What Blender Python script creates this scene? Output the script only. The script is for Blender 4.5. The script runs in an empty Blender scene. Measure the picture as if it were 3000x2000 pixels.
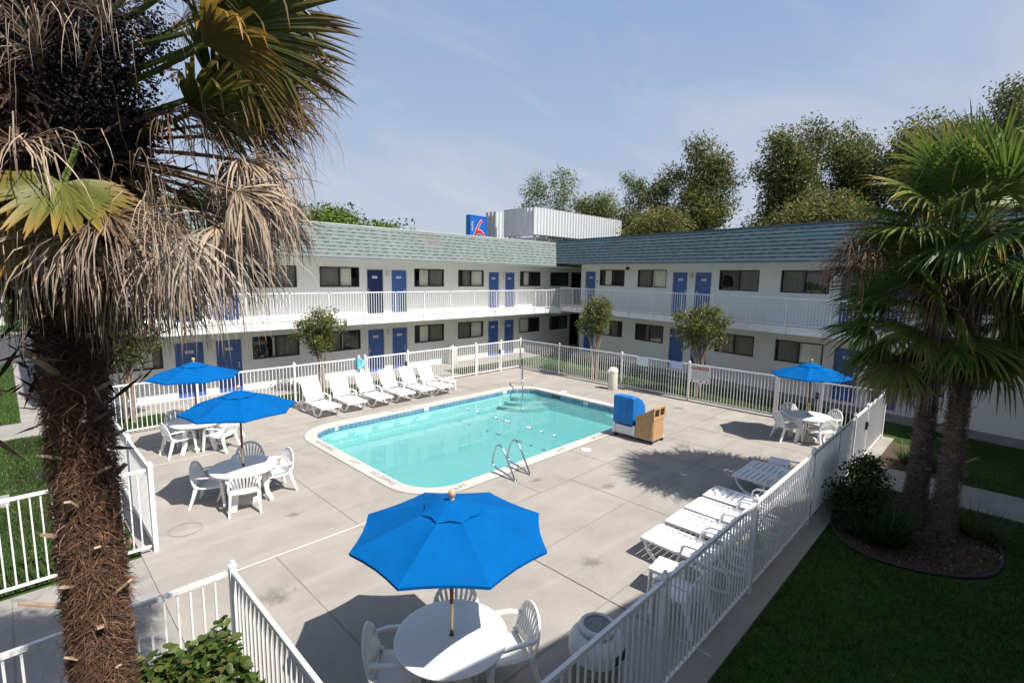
import bpy, math, random
import numpy as np
from mathutils import Vector, Matrix
PI = math.pi
R = math.radians
sc = bpy.context.scene
COL = sc.collection
rnd = random.Random(7)
rng = np.random.default_rng(11)

# ------------------------------------------------------------------ materials
MATS = {}
def newmat(name):
    m = bpy.data.materials.new(name); m.use_nodes = True
    nt = m.node_tree
    return m, nt, nt.nodes['Principled BSDF'], nt.nodes['Material Output']
def node(nt, typ, **kw):
    n = nt.nodes.new(typ)
    for k, v in kw.items(): setattr(n, k, v)
    return n
def ramp(nt, fac, stops):
    r = nt.nodes.new('ShaderNodeValToRGB')
    el = r.color_ramp.elements
    while len(el) < len(stops): el.new(0.5)
    for e, (p, c) in zip(el, stops):
        e.position = p; e.color = (c[0], c[1], c[2], 1)
    nt.links.new(fac, r.inputs[0]); return r.outputs[0]
def noise(nt, scale, detail=4, rough=.55, vec=None, dist=0.0):
    n = node(nt, 'ShaderNodeTexNoise'); n.inputs['Scale'].default_value = scale
    n.inputs['Detail'].default_value = detail; n.inputs['Roughness'].default_value = rough
    n.inputs['Distortion'].default_value = dist
    if vec is not None: nt.links.new(vec, n.inputs['Vector'])
    return n.outputs['Fac']
def objco(nt, scale=(1, 1, 1), rot=(0, 0, 0)):
    t = node(nt, 'ShaderNodeTexCoord'); mp = node(nt, 'ShaderNodeMapping')
    mp.inputs['Scale'].default_value = scale; mp.inputs['Rotation'].default_value = rot
    nt.links.new(t.outputs['Object'], mp.inputs['Vector']); return mp.outputs[0]
def mixc(nt, fac, a, b, mode='MIX'):
    m = node(nt, 'ShaderNodeMix', data_type='RGBA', blend_type=mode)
    if isinstance(fac, (int, float)): m.inputs['Factor'].default_value = fac
    else: nt.links.new(fac, m.inputs['Factor'])
    for s, v in ((m.inputs['A'], a), (m.inputs['B'], b)):
        if isinstance(v, tuple): s.default_value = (v[0], v[1], v[2], 1)
        else: nt.links.new(v, s)
    return m.outputs['Result']
def bump(nt, h, strength, dist=0.01):
    b = node(nt, 'ShaderNodeBump'); b.inputs['Strength'].default_value = strength
    b.inputs['Distance'].default_value = dist
    nt.links.new(h, b.inputs['Height']); return b.outputs[0]
def simple(name, col, rough=.5, metal=0, var=.12, vs=3.0, bmp=0, bs=40, spec=.5):
    if name in MATS: return MATS[name]
    m, nt, p, o = newmat(name)
    v = objco(nt)
    n = noise(nt, vs, 5, .6, v)
    lo = tuple(c * (1 - var) for c in col); hi = tuple(min(1, c * (1 + var)) for c in col)
    nt.links.new(ramp(nt, n, [(.3, lo), (.7, hi)]), p.inputs['Base Color'])
    p.inputs['Roughness'].default_value = rough; p.inputs['Metallic'].default_value = metal
    p.inputs['Specular IOR Level'].default_value = spec
    if bmp: nt.links.new(bump(nt, noise(nt, bs, 4, .6, v), bmp, .01), p.inputs['Normal'])
    MATS[name] = m; return m

def mat_concrete(name, base, warm, stain=1.0):
    m, nt, p, o = newmat(name); v = objco(nt)
    big = noise(nt, .22, 4, .6, v, .4); mid = noise(nt, 1.1, 6, .65, v, .6); fine = noise(nt, 45, 4, .7, v)
    streak = noise(nt, .9, 5, .6, objco(nt, (.35, 2.2, 1), (0, 0, .5)), .3)
    c = ramp(nt, big, [(.32, base), (.68, warm)])
    dk = tuple(x * .72 for x in base)
    c = mixc(nt, ramp(nt, mid, [(.40, (0, 0, 0)), (.68, (.55 * stain,) * 3)]), c, dk)
    lt = tuple(min(1, x * 1.14) for x in warm)
    c = mixc(nt, ramp(nt, streak, [(.5, (0, 0, 0)), (.72, (.6, .6, .6))]), c, lt)
    c = mixc(nt, ramp(nt, fine, [(.35, (.16, .16, .16)), (.6, (0, 0, 0))]), c, dk)
    nt.links.new(c, p.inputs['Base Color']); p.inputs['Roughness'].default_value = .85
    p.inputs['Specular IOR Level'].default_value = .25
    nt.links.new(bump(nt, fine, .12, .004), p.inputs['Normal'])
    return m
def mat_leaf(name, rough=.5, trans=.3):
    m, nt, p, o = newmat(name)
    a = node(nt, 'ShaderNodeAttribute', attribute_name='col')
    nt.links.new(a.outputs['Color'], p.inputs['Base Color']); p.inputs['Roughness'].default_value = rough
    p.inputs['Specular IOR Level'].default_value = .35
    t = node(nt, 'ShaderNodeBsdfTranslucent'); nt.links.new(a.outputs['Color'], t.inputs['Color'])
    mx = node(nt, 'ShaderNodeMixShader'); mx.inputs[0].default_value = trans
    nt.links.new(p.outputs[0], mx.inputs[1]); nt.links.new(t.outputs[0], mx.inputs[2])
    nt.links.new(mx.outputs[0], o.inputs['Surface']); return m
def schlick(nt, f0, nrm=None):
    lw = node(nt, 'ShaderNodeLayerWeight'); lw.inputs['Blend'].default_value = .5
    if nrm is not None: nt.links.new(nrm, lw.inputs['Normal'])
    pw = node(nt, 'ShaderNodeMath', operation='POWER'); nt.links.new(lw.outputs['Facing'], pw.inputs[0]); pw.inputs[1].default_value = 5
    ma = node(nt, 'ShaderNodeMath', operation='MULTIPLY_ADD'); nt.links.new(pw.outputs[0], ma.inputs[0]); ma.inputs[1].default_value = 1 - f0; ma.inputs[2].default_value = f0
    return ma.outputs[0]
def mat_glass(name, tint=(.55, .6, .6), refl=.9):
    m, nt, p, o = newmat(name)
    tr = node(nt, 'ShaderNodeBsdfTransparent'); tr.inputs[0].default_value = (*tint, 1)
    g = node(nt, 'ShaderNodeBsdfGlossy'); g.inputs['Roughness'].default_value = .02
    g.inputs[0].default_value = (refl, refl, refl, 1)
    b = bump(nt, noise(nt, 1.2, 2, .5, objco(nt)), .05, .05)
    nt.links.new(b, g.inputs['Normal'])
    mx = node(nt, 'ShaderNodeMixShader')
    nt.links.new(schlick(nt, .075), mx.inputs[0]); nt.links.new(tr.outputs[0], mx.inputs[1]); nt.links.new(g.outputs[0], mx.inputs[2])
    nt.links.new(mx.outputs[0], o.inputs['Surface']); return m

M = MATS
M['deck'] = mat_concrete('deck_concrete', (.31, .284, .253), (.345, .315, .277))
M['walk'] = mat_concrete('walk_concrete', (.26, .247, .23), (.335, .312, .288))
M['coping'] = mat_concrete('coping_concrete', (.45, .43, .39), (.53, .50, .455), .5)
M['joint_dark'] = simple('joint_dark', (.215, .195, .17), .9)
M['joint_light'] = simple('joint_light', (.60, .56, .50), .8)
M['stain'] = simple('stain_ring', (.24, .23, .215), .9, var=.25, vs=5)
M['asphalt'] = simple('asphalt', (.055, .055, .058), .9, var=.25, bmp=.3, bs=60)
def stucco(name, col):
    m, nt, p, o = newmat(name); v = objco(nt)
    c = ramp(nt, noise(nt, .5, 5, .6, v, .5), [(.3, tuple(x * .93 for x in col)), (.7, col)])
    streak = noise(nt, 1.6, 5, .65, objco(nt, (1.6, 1.6, .12)), .2)
    c = mixc(nt, ramp(nt, streak, [(.52, (0, 0, 0)), (.75, (.35, .35, .35))]), c, tuple(x * .82 for x in col))
    nt.links.new(c, p.inputs['Base Color']); p.inputs['Roughness'].default_value = .85
    p.inputs['Specular IOR Level'].default_value = .2
    nt.links.new(bump(nt, noise(nt, 55, 4, .65, v), .25, .008), p.inputs['Normal']); return m
M['wall'] = stucco('white_stucco', (.78, .765, .735))
M['trim'] = simple('white_trim', (.74, .735, .72), .5, var=.05)
M['edge'] = simple('roof_edge_paint', (.40, .42, .40), .6, var=.12)
M['plinth'] = simple('plinth_paint', (.55, .545, .53), .8, var=.08)
M['soffit'] = simple('soffit_paint', (.70, .675, .63), .7, var=.06)
M['doorblue'] = simple('door_blue', (.052, .115, .33), .45, var=.10, vs=1.5)
M['doordark'] = simple('door_navy', (.012, .018, .085), .45, var=.10)
M['bronze'] = simple('bronze_frame', (.028, .024, .022), .45, var=.1)
M['curtain'] = simple('curtain_cloth', (.80, .77, .66), .9, var=.08, vs=9)
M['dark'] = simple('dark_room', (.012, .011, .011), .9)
def mat_screen():
    m, nt, p, o = newmat('insect_screen'); p.inputs['Base Color'].default_value = (.03, .03, .03, 1); p.inputs['Roughness'].default_value = .8
    t = node(nt, 'ShaderNodeBsdfTransparent'); mx = node(nt, 'ShaderNodeMixShader'); mx.inputs[0].default_value = .52
    nt.links.new(t.outputs[0], mx.inputs[1]); nt.links.new(p.outputs[0], mx.inputs[2]); nt.links.new(mx.outputs[0], o.inputs['Surface']); return m
M['screen'] = mat_screen()
M['glass'] = mat_glass('window_glass', (.93, .95, .94), .95)
M['fence'] = simple('fence_white', (.74, .735, .725), .42, var=.06, vs=1.2)
M['rail'] = simple('rail_white', (.76, .76, .75), .42, var=.04)
M['plastic'] = simple('white_plastic', (.80, .80, .79), .38, var=.04, vs=2)
M['umbrella'] = simple('canopy_blue', (.001, .094, .305), .85, var=.09, vs=3.5, bmp=.22, bs=7, spec=.05)
M['wood_red'] = simple('pole_wood', (.16, .05, .022), .45, var=.25, vs=9)
M['wood_pale'] = simple('finial_wood', (.52, .33, .20), .5, var=.15, vs=8)
M['brass'] = simple('ferrule', (.62, .50, .27), .35, metal=.3)
M['chrome'] = simple('steel_tube', (.55, .55, .54), .18, metal=1, var=.05)
M['steel'] = simple('galvanised', (.50, .50, .50), .4, metal=.6)
M['tan'] = simple('tan_plastic', (.47, .285, .135), .6, var=.14, vs=5)
M['cover'] = simple('cover_blue', (.003, .15, .46), .6, var=.10, vs=4, bmp=.25, bs=7)
M['black'] = simple('black_rubber', (.02, .02, .02), .6)
M['cream'] = simple('cream_bin', (.62, .60, .53), .6, var=.06)
M['greyplastic'] = simple('bin_lid', (.55, .56, .56), .45, var=.06)
M['ash'] = simple('ash_screen', (.20, .20, .205), .7, var=.4, vs=60)
M['aggregate'] = simple('aggregate', (.24, .21, .16), .9, var=.55, vs=55, bmp=.5, bs=55)
M['skyblue'] = simple('light_blue_plastic', (.10, .48, .62), .5, var=.08)
M['signwhite'] = simple('sign_white', (.68, .68, .67), .5, var=.05)
M['signmint'] = simple('sign_mint', (.58, .70, .68), .5, var=.04)
M['signlilac'] = simple('sign_lilac', (.40, .45, .72), .5, var=.04)
M['signred'] = simple('sign_red', (.36, .035, .04), .5)
M['logo_blue'] = simple('logo_blue', (.010, .09, .38), .4, var=.03)
M['logo_red'] = simple('logo_red', (.55, .03, .04), .4, var=.03)
M['ink'] = simple('ink', (.05, .05, .05), .8)
M['inkgrey'] = simple('ink_grey', (.16, .15, .14), .9, var=.45, vs=30)
M['corr'] = simple('corrugated_white', (.52, .535, .55), .4, var=.05)
M['greymetal'] = simple('grey_panel', (.50, .49, .47), .5, var=.05)
M['roofgrey'] = simple('roof_gravel', (.34, .34, .33), .9, var=.2, vs=8)
M['mulch'] = simple('bark_mulch', (.075, .048, .032), .95, var=.7, vs=28, bmp=1, bs=30)
M['edging'] = simple('bed_edging', (.035, .033, .032), .6)
M['bark'] = simple('myrtle_bark', (.30, .23, .17), .8, var=.35, vs=14)
M['bark_dark'] = simple('tree_bark', (.10, .075, .055), .9, var=.35, vs=6)
M['terracotta'] = simple('terracotta', (.45, .20, .13), .8)
M['leaf'] = mat_leaf('leaf', .55, .38)
M['needle'] = mat_leaf('needle', .7, .38)
M['frond'] = mat_leaf('frond', .42, .34)
M['dry'] = mat_leaf('dry_frond', .75, .2)
M['fibre'] = mat_leaf('trunk_fibre', .9, .05)
M['blade'] = mat_leaf('grass_blade', .55, .3)
# shingles
def shingle(name, col):
    m, nt, p, o = newmat(name); v = objco(nt)
    c = ramp(nt, noise(nt, .8, 5, .6, v), [(.3, tuple(x * .86 for x in col)), (.7, tuple(x * 1.1 for x in col))])
    c = mixc(nt, ramp(nt, noise(nt, 30, 3, .6, v), [(.4, (.25, .25, .25)), (.65, (0, 0, 0))]), c, tuple(x * .7 for x in col))
    nt.links.new(c, p.inputs['Base Color']); p.inputs['Roughness'].default_value = .85
    nt.links.new(bump(nt, noise(nt, 70, 3, .6, v), .3, .006), p.inputs['Normal']); return m
M['shingle'] = shingle('shingle_greygreen', (.165, .196, .19))
M['shingle_under_shade'] = simple('shingle_backing_shade', (.045, .065, .068), .9)  # roof backing, also the dashes that paint shade below each course
M['patch'] = simple('shingle_patch', (.155, .15, .14), .9, var=.2, vs=6)
M['shingle_shaded'] = shingle('shingle_shaded', (.076, .121, .140))  # same shingle as the sunlit wing, its shade mixed into a darker colour
M['under_shade_dark'] = simple('shingle_backing_shade_dark', (.03, .06, .07), .9)
M['patch_shaded'] = simple('shingle_patch_shaded', (.05, .13, .14), .9, var=.2, vs=6)
# lawn
def mat_grass():
    m, nt, p, o = newmat('lawn'); v = objco(nt)
    c = ramp(nt, noise(nt, .5, 5, .6, v, .6), [(.3, (.035, .075, .016)), (.55, (.055, .115, .022)), (.75, (.095, .14, .035))])
    c = mixc(nt, ramp(nt, noise(nt, 9, 4, .7, v), [(.35, (.5, .5, .5)), (.65, (0, 0, 0))]), c, (.028, .055, .014))
    c = mixc(nt, ramp(nt, noise(nt, 1.7, 3, .6, v), [(.62, (0, 0, 0)), (.75, (.5, .5, .5))]), c, (.13, .12, .05))
    nt.links.new(c, p.inputs['Base Color']); p.inputs['Roughness'].default_value = .9
    p.inputs['Specular IOR Level'].default_value = .15
    nt.links.new(bump(nt, noise(nt, 60, 3, .7, v), 1, .03), p.inputs['Normal']); return m
M['grass'] = mat_grass()
def mat_basin():
    m, nt, p, o = newmat('pool_plaster'); v = objco(nt)
    c = ramp(nt, noise(nt, .35, 4, .6, v, .8), [(.3, (.20, .385, .39)), (.7, (.225, .41, .415))])
    nt.links.new(c, p.inputs['Base Color']); p.inputs['Roughness'].default_value = .7; return m
M['basin'] = mat_basin()
def mat_tile():
    m, nt, p, o = newmat('pool_tile')
    t = node(nt, 'ShaderNodeTexCoord')
    sx = node(nt, 'ShaderNodeSeparateXYZ'); nt.links.new(t.outputs['Object'], sx.inputs[0])
    ad = node(nt, 'ShaderNodeMath', operation='ADD'); nt.links.new(sx.outputs[0], ad.inputs[0]); nt.links.new(sx.outputs[1], ad.inputs[1])
    cb = node(nt, 'ShaderNodeCombineXYZ'); nt.links.new(ad.outputs[0], cb.inputs[0]); nt.links.new(sx.outputs[2], cb.inputs[1])
    br = node(nt, 'ShaderNodeTexBrick'); br.offset = 0
    nt.links.new(cb.outputs[0], br.inputs['Vector'])
    br.inputs['Color1'].default_value = (.07, .145, .25, 1); br.inputs['Color2'].default_value = (.12, .225, .33, 1)
    br.inputs['Mortar'].default_value = (.30, .38, .42, 1); br.inputs['Scale'].default_value = 1
    br.inputs['Brick Width'].default_value = .15; br.inputs['Row Height'].default_value = .15; br.inputs['Mortar Size'].default_value = .006
    nt.links.new(br.outputs[0], p.inputs['Base Color']); p.inputs['Roughness'].default_value = .2; return m
M['tile'] = mat_tile(); M['stepline'] = simple('step_edge', (.13, .27, .285), .6)
def mat_water():
    m, nt, p, o = newmat('pool_water'); v = objco(nt)
    tr = node(nt, 'ShaderNodeBsdfTransparent'); tr.inputs[0].default_value = (.72, .955, .95, 1)
    g = node(nt, 'ShaderNodeBsdfGlossy'); g.inputs['Roughness'].default_value = .015
    h = noise(nt, 1.5, 4, .55, v, .5)
    b = bump(nt, h, .055, .05)
    nt.links.new(b, g.inputs['Normal'])
    mx = node(nt, 'ShaderNodeMixShader')
    nt.links.new(schlick(nt, .03, b), mx.inputs[0]); nt.links.new(tr.outputs[0], mx.inputs[1]); nt.links.new(g.outputs[0], mx.inputs[2])
    nt.links.new(mx.outputs[0], o.inputs['Surface']); return m
M['water'] = mat_water()

# ------------------------------------------------------------------ mesh builder
class MB:
    def __init__(s): s.v = []; s.f = []; s.mi = []; s.sm = []
    def add(s, vs, fs, mi=0, smooth=False):
        o = len(s.v); s.v.extend([tuple(map(float, p)) for p in vs])
        for f in fs:
            s.f.append(tuple(o + i for i in f)); s.mi.append(mi); s.sm.append(smooth)
    def quad(s, a, b, c, d, mi=0): s.add([a, b, c, d], [(0, 1, 2, 3)], mi)
    def box(s, c, size, mi=0, rot=None, taper=1.0):
        x, y, z = (q / 2 for q in size)
        P = [(-x, -y, -z), (x, -y, -z), (x, y, -z), (-x, y, -z), (-x * taper, -y * taper, z), (x * taper, -y * taper, z), (x * taper, y * taper, z), (-x * taper, y * taper, z)]
        if rot is not None: P = [tuple(rot @ Vector(p)) for p in P]
        P = [(p[0] + c[0], p[1] + c[1], p[2] + c[2]) for p in P]
        s.add(P, [(0, 3, 2, 1), (4, 5, 6, 7), (0, 1, 5, 4), (1, 2, 6, 5), (2, 3, 7, 6), (3, 0, 4, 7)], mi)
    def b2(s, lo, hi, mi=0):
        s.box([(a + b) / 2 for a, b in zip(lo, hi)], [b - a for a, b in zip(lo, hi)], mi)
    def prism(s, pts, w0, w1=None, up=(0, 0, 1), mi=0):
        """rectangular section swept along pts; w = (width across, thickness) list or pair"""
        n = len(pts); P = [Vector(p) for p in pts]; rings = []
        for i in range(n):
            d = (P[min(i + 1, n - 1)] - P[max(i - 1, 0)]).normalized()
            u = Vector(up); sd = d.cross(u)
            if sd.length < 1e-4: sd = d.cross(Vector((1, 0, 0)))
            sd.normalize(); nn = sd.cross(d).normalized()
            t = i / (n - 1) if n > 1 else 0
            w = w0 if w1 is None else (w0[0] + (w1[0] - w0[0]) * t, w0[1] + (w1[1] - w0[1]) * t)
            a, b = sd * w[0] / 2, nn * w[1] / 2
            rings += [P[i] - a - b, P[i] + a - b, P[i] + a + b, P[i] - a + b]
        fs = [(0, 1, 2, 3), tuple(4 * (n - 1) + k for k in (3, 2, 1, 0))]
        for i in range(n - 1):
            for k in range(4):
                a = 4 * i + k; b = 4 * i + (k + 1) % 4
                fs.append((a, a + 4, b + 4, b))
        s.add(rings, fs, mi)
    def tube(s, pts, r, seg=8, mi=0, cap=True, smooth=True):
        P = [Vector(p) for p in pts]; n = len(P); rings = []; prev = None
        for i in range(n):
            d = (P[min(i + 1, n - 1)] - P[max(i - 1, 0)]).normalized()
            if prev is None:
                u = Vector((0, 0, 1)) if abs(d.z) < .9 else Vector((1, 0, 0))
                a = d.cross(u).normalized()
            else:
                a = (prev - d * prev.dot(d)).normalized()
            prev = a; b = d.cross(a)
            rr = r[i] if isinstance(r, (list, tuple)) else r
            for k in range(seg):
                t = 2 * PI * k / seg
                rings.append(P[i] + (a * math.cos(t) + b * math.sin(t)) * rr)
        fs = []
        for i in range(n - 1):
            for k in range(seg):
                a = i * seg + k; b = i * seg + (k + 1) % seg
                fs.append((a, b, b + seg, a + seg))
        s.add(rings, fs, mi, smooth)
        if cap:
            s.add(rings[:seg], [tuple(range(seg))[::-1]], mi); s.add(rings[-seg:], [tuple(range(seg))], mi)
    def lathe(s, prof, c=(0, 0, 0), seg=24, mi=0, smooth=True, cap=True, sx=1, sy=1):
        n = len(prof); vs = []
        for r, z in prof:
            for k in range(seg):
                t = 2 * PI * k / seg; vs.append((c[0] + r * math.cos(t) * sx, c[1] + r * math.sin(t) * sy, c[2] + z))
        fs = []
        for i in range(n - 1):
            for k in range(seg):
                a = i * seg + k; b = i * seg + (k + 1) % seg
                fs.append((a, b, b + seg, a + seg))
        s.add(vs, fs, mi, smooth)
        if cap:
            if prof[0][0] > 1e-4: s.add(vs[:seg], [tuple(range(seg))[::-1]], mi)
            if prof[-1][0] > 1e-4: s.add(vs[-seg:], [tuple(range(seg))], mi)
    def poly(s, pts, mi=0): s.add(pts, [tuple(range(len(pts)))], mi)
    def extr(s, pts, z0, z1, mi=0):
        n = len(pts); vs = [(p[0], p[1], z0) for p in pts] + [(p[0], p[1], z1) for p in pts]
        fs = [tuple(range(n))[::-1], tuple(range(n, 2 * n))] + [(i, (i + 1) % n, n + (i + 1) % n, n + i) for i in range(n)]
        s.add(vs, fs, mi)
    def xf(s, fn):
        s.v = [tuple(fn(p)) for p in s.v]; return s
    def build(s, name, mats, parent=None, bevel=0):
        me = bpy.data.meshes.new(name); me.from_pydata(s.v, [], s.f)
        if not isinstance(mats, (list, tuple)): mats = [mats]
        for m in mats: me.materials.append(m)
        me.polygons.foreach_set('material_index', s.mi); me.polygons.foreach_set('use_smooth', s.sm)
        me.update()
        return link(me, name, parent, bevel)
def link(me, name, parent=None, bevel=0):
    o = bpy.data.objects.new(name, me); COL.objects.link(o)
    if parent is not None: o.parent = parent
    if bevel:
        b = o.modifiers.new('edge', 'BEVEL'); b.width = bevel; b.segments = 2; b.limit_method = 'ANGLE'
    return o
def tag(o, label=None, cat=None, group=None, kind=None):
    for k, v in (('label', label), ('category', cat), ('group', group), ('kind', kind)):
        if v: o[k] = v
    return o
def empty(name, loc, rz=0, label=None, cat=None, group=None):
    o = bpy.data.objects.new(name, None); COL.objects.link(o); o.location = loc; o.rotation_euler = (0, 0, rz)
    o.empty_display_size = .2
    return tag(o, label, cat, group)
def kids(o): return [c for c in COL.objects if c.parent is o]
def copy_tree(o, parent=None):
    c = o.copy(); COL.objects.link(c); c.parent = parent
    for ch in kids(o): copy_tree(ch, c)
    return c
def place(proto, used, loc, rz, label, group=None):
    o = proto if not used else copy_tree(proto)
    o.location = loc; o.rotation_euler = (0, 0, rz); o['label'] = label
    if group: o['group'] = group
    return o
def textmesh(txt, size, name='lettering', ax='CENTER', extr=0.0, sx=1.0):
    cu = bpy.data.curves.new(name, 'FONT'); cu.body = txt; cu.size = size; cu.align_x = ax; cu.align_y = 'CENTER'; cu.extrude = extr
    ob = bpy.data.objects.new(name + '_tmp', cu); COL.objects.link(ob)
    dg = bpy.context.evaluated_depsgraph_get()
    me = bpy.data.meshes.new_from_object(ob.evaluated_get(dg))
    bpy.data.objects.remove(ob)
    vs = [(v.co.x * sx, v.co.y, v.co.z) for v in me.vertices]; fs = [tuple(p.vertices) for p in me.polygons]
    bpy.data.meshes.remove(me); return vs, fs
def add_text(mb, txt, size, org, ex, ey, mi=0, sx=1.0):
    vs, fs = textmesh(txt, size, sx=sx); o = Vector(org); ex = Vector(ex); ey = Vector(ey)
    mb.add([o + ex * v[0] + ey * v[1] for v in vs], fs, mi)
def npmesh(name, V, F, mat, parent=None, col=None, smooth=False):
    """V (n,3), F (m,k) arrays, col (n,3)"""
    me = bpy.data.meshes.new(name); k = F.shape[1]
    me.vertices.add(len(V)); me.vertices.foreach_set('co', np.ascontiguousarray(V, dtype=np.float32).ravel())
    me.loops.add(F.size); me.loops.foreach_set('vertex_index', F.astype(np.int32).ravel())
    me.polygons.add(len(F)); me.polygons.foreach_set('loop_start', np.arange(0, F.size, k, dtype=np.int32))
    try: me.polygons.foreach_set('loop_total', np.full(len(F), k, dtype=np.int32))
    except Exception: pass
    if smooth: me.polygons.foreach_set('use_smooth', np.ones(len(F), dtype=bool))
    me.materials.append(mat)
    if col is not None:
        a = me.attributes.new('col', 'FLOAT_COLOR', 'POINT')
        c4 = np.ones((len(V), 4), np.float32); c4[:, :3] = col; a.data.foreach_set('color', c4.ravel())
    me.update(calc_edges=True); me.validate()
    return link(me, name, parent)
def unit(a): return a / np.maximum(np.linalg.norm(a, axis=-1, keepdims=True), 1e-9)
def leafcloud(C, size, aspect=.5, cols=None, updroop=0.0, jit=.35):
    """diamond leaves at C; returns V,F,col"""
    n = len(C); d = unit(rng.normal(size=(n, 3)) + np.array([0, 0, updroop])); nn = unit(rng.normal(size=(n, 3)))
    s = unit(np.cross(d, nn)); L = size * (1 + jit * rng.normal(size=(n, 1))).clip(.4, 1.9)
    W = L * aspect
    V = np.stack([C - d * L / 2, C + s * W / 2, C + d * L / 2, C - s * W / 2], 1).reshape(-1, 3)
    F = np.arange(4 * n).reshape(n, 4)
    return V, F, (np.repeat(cols, 4, 0) if cols is not None else None)
def pick_cols(n, pal, w=None, var=.18):
    pal = np.array(pal); i = rng.choice(len(pal), n, p=w)
    return (pal[i] * (1 + var * rng.normal(size=(n, 1)))).clip(.004, .95)

# ------------------------------------------------------------------ camera
F_PX = 1473.04
yaw, pit, rol, TH = .777742877, .131721758, .0179848204, .176961698
fwd = Vector((math.cos(yaw) * math.cos(pit), math.sin(yaw) * math.cos(pit), -math.sin(pit)))
rt = Vector((math.sin(yaw), -math.cos(yaw), 0)); up = rt.cross(fwd)
R2 = rt * math.cos(rol) + up * math.sin(rol); U2 = up * math.cos(rol) - rt * math.sin(rol)
cd = bpy.data.cameras.new('camera'); cam = bpy.data.objects.new('camera', cd); COL.objects.link(cam)
cd.sensor_width = 36; cd.sensor_fit = 'HORIZONTAL'; cd.lens = F_PX / 3000 * 36
cd.clip_start = .05; cd.clip_end = 3000
CAMP = Vector((0, 0, 4.6))
m = Matrix((R2, U2, -fwd)).transposed().to_4x4(); m.translation = CAMP
cam.matrix_world = m; sc.camera = cam
# ------------------------------------------------------------------ light
SD = Vector((.114, -.694, 1)).normalized()
sun = bpy.data.lights.new('sun', 'SUN'); so = bpy.data.objects.new('sun', sun); COL.objects.link(so)
sun.energy = 5.0; sun.angle = R(.53); sun.color = (1, .955, .89)
so.rotation_euler = SD.to_track_quat('Z', 'Y').to_euler(); so.location = (0, 0, 40)
w = bpy.data.worlds.new('World'); sc.world = w; w.use_nodes = True
nt = w.node_tree; bg = nt.nodes['Background']; bg.inputs[1].default_value = .088
sky = node(nt, 'ShaderNodeTexSky'); sky.sky_type = 'NISHITA'; sky.sun_disc = False
sky.sun_elevation = math.asin(SD.z); sky.sun_rotation = math.atan2(SD.x, SD.y)
sky.air_density = 1.15; sky.dust_density = 1.2; sky.ozone_density = 2.0
tc = node(nt, 'ShaderNodeTexCoord')
sep = node(nt, 'ShaderNodeSeparateXYZ'); nt.links.new(tc.outputs['Generated'], sep.inputs[0])
dv = node(nt, 'ShaderNodeMath', operation='ADD'); nt.links.new(sep.outputs[2], dv.inputs[0]); dv.inputs[1].default_value = .16
vs_ = node(nt, 'ShaderNodeVectorMath', operation='DIVIDE')
cb = node(nt, 'ShaderNodeCombineXYZ')
for k in range(3): nt.links.new(dv.outputs[0], cb.inputs[k])
nt.links.new(tc.outputs['Generated'], vs_.inputs[0]); nt.links.new(cb.outputs[0], vs_.inputs[1])
mp = node(nt, 'ShaderNodeMapping'); mp.inputs['Scale'].default_value = (.55, 1.25, .2); mp.inputs['Rotation'].default_value = (0, 0, .5)
mp.inputs['Location'].default_value = (.5, 1.7, .3)
nt.links.new(vs_.outputs[0], mp.inputs[0])
cl = noise(nt, 1.0, 6, .58, mp.outputs[0], .55)
cf = ramp(nt, cl, [(.46, (.0, .0, .0)), (.72, (.55, .55, .55))])
hz = ramp(nt, sep.outputs[2], [(.0, (.90, .90, .90)), (.45, (.8, .8, .8)), (.80, (0, 0, 0))])
hc = ramp(nt, sep.outputs[2], [(.0, (.46, .49, .575)), (.2, (.36, .425, .56)), (.45, (.25, .355, .55))])
hs = node(nt, 'ShaderNodeVectorMath', operation='SCALE'); hs.inputs['Scale'].default_value = 10.0; nt.links.new(hc, hs.inputs[0])
c1 = mixc(nt, hz, sky.outputs[0], hs.outputs[0])
c2 = mixc(nt, cf, c1, (5.1, 5.25, 5.85))
nt.links.new(c2, bg.inputs[0])
sc.view_settings.view_transform = 'Standard'; sc.view_settings.look = 'None'
sc.view_settings.exposure = 0.55; sc.view_settings.gamma = 1
sc.render.engine = 'CYCLES'
sc.cycles.max_bounces = 8; sc.cycles.transparent_max_bounces = 24; sc.cycles.use_denoising = True

# ------------------------------------------------------------------ setting: ground, deck, pool
PX0, PX1, PY0, PY1 = 5.86, 15.0, 8.25, 14.10
def rrect(x0, y0, x1, y1, r, n=10):
    pts = []
    for cx, cy, a0 in ((x1 - r, y1 - r, 0), (x0 + r, y1 - r, 90), (x0 + r, y0 + r, 180), (x1 - r, y0 + r, 270)):
        for k in range(n + 1):
            a = R(a0 + 90 * k / n); pts.append((cx + r * math.cos(a), cy + r * math.sin(a)))
    return pts
def ring(mb, inner, outer, z, mi=0):
    n = len(inner)
    vs = [(p[0], p[1], z) for p in inner] + [(p[0], p[1], z) for p in outer]
    mb.add(vs, [(i, (i + 1) % n, n + (i + 1) % n, n + i) for i in range(n)], mi)
def strip(mb, lo, hi, z0, z1, mi=0):
    n = len(lo); vs = [(p[0], p[1], z0) for p in lo] + [(p[0], p[1], z1) for p in hi]
    mb.add(vs, [(i, (i + 1) % n, n + (i + 1) % n, n + i) for i in range(n)], mi, True)
CR = .95
inn = rrect(PX0, PY0, PX1, PY1, CR); out_ = rrect(PX0 - .32, PY0 - .32, PX1 + .32, PY1 + .32, CR + .32)
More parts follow.
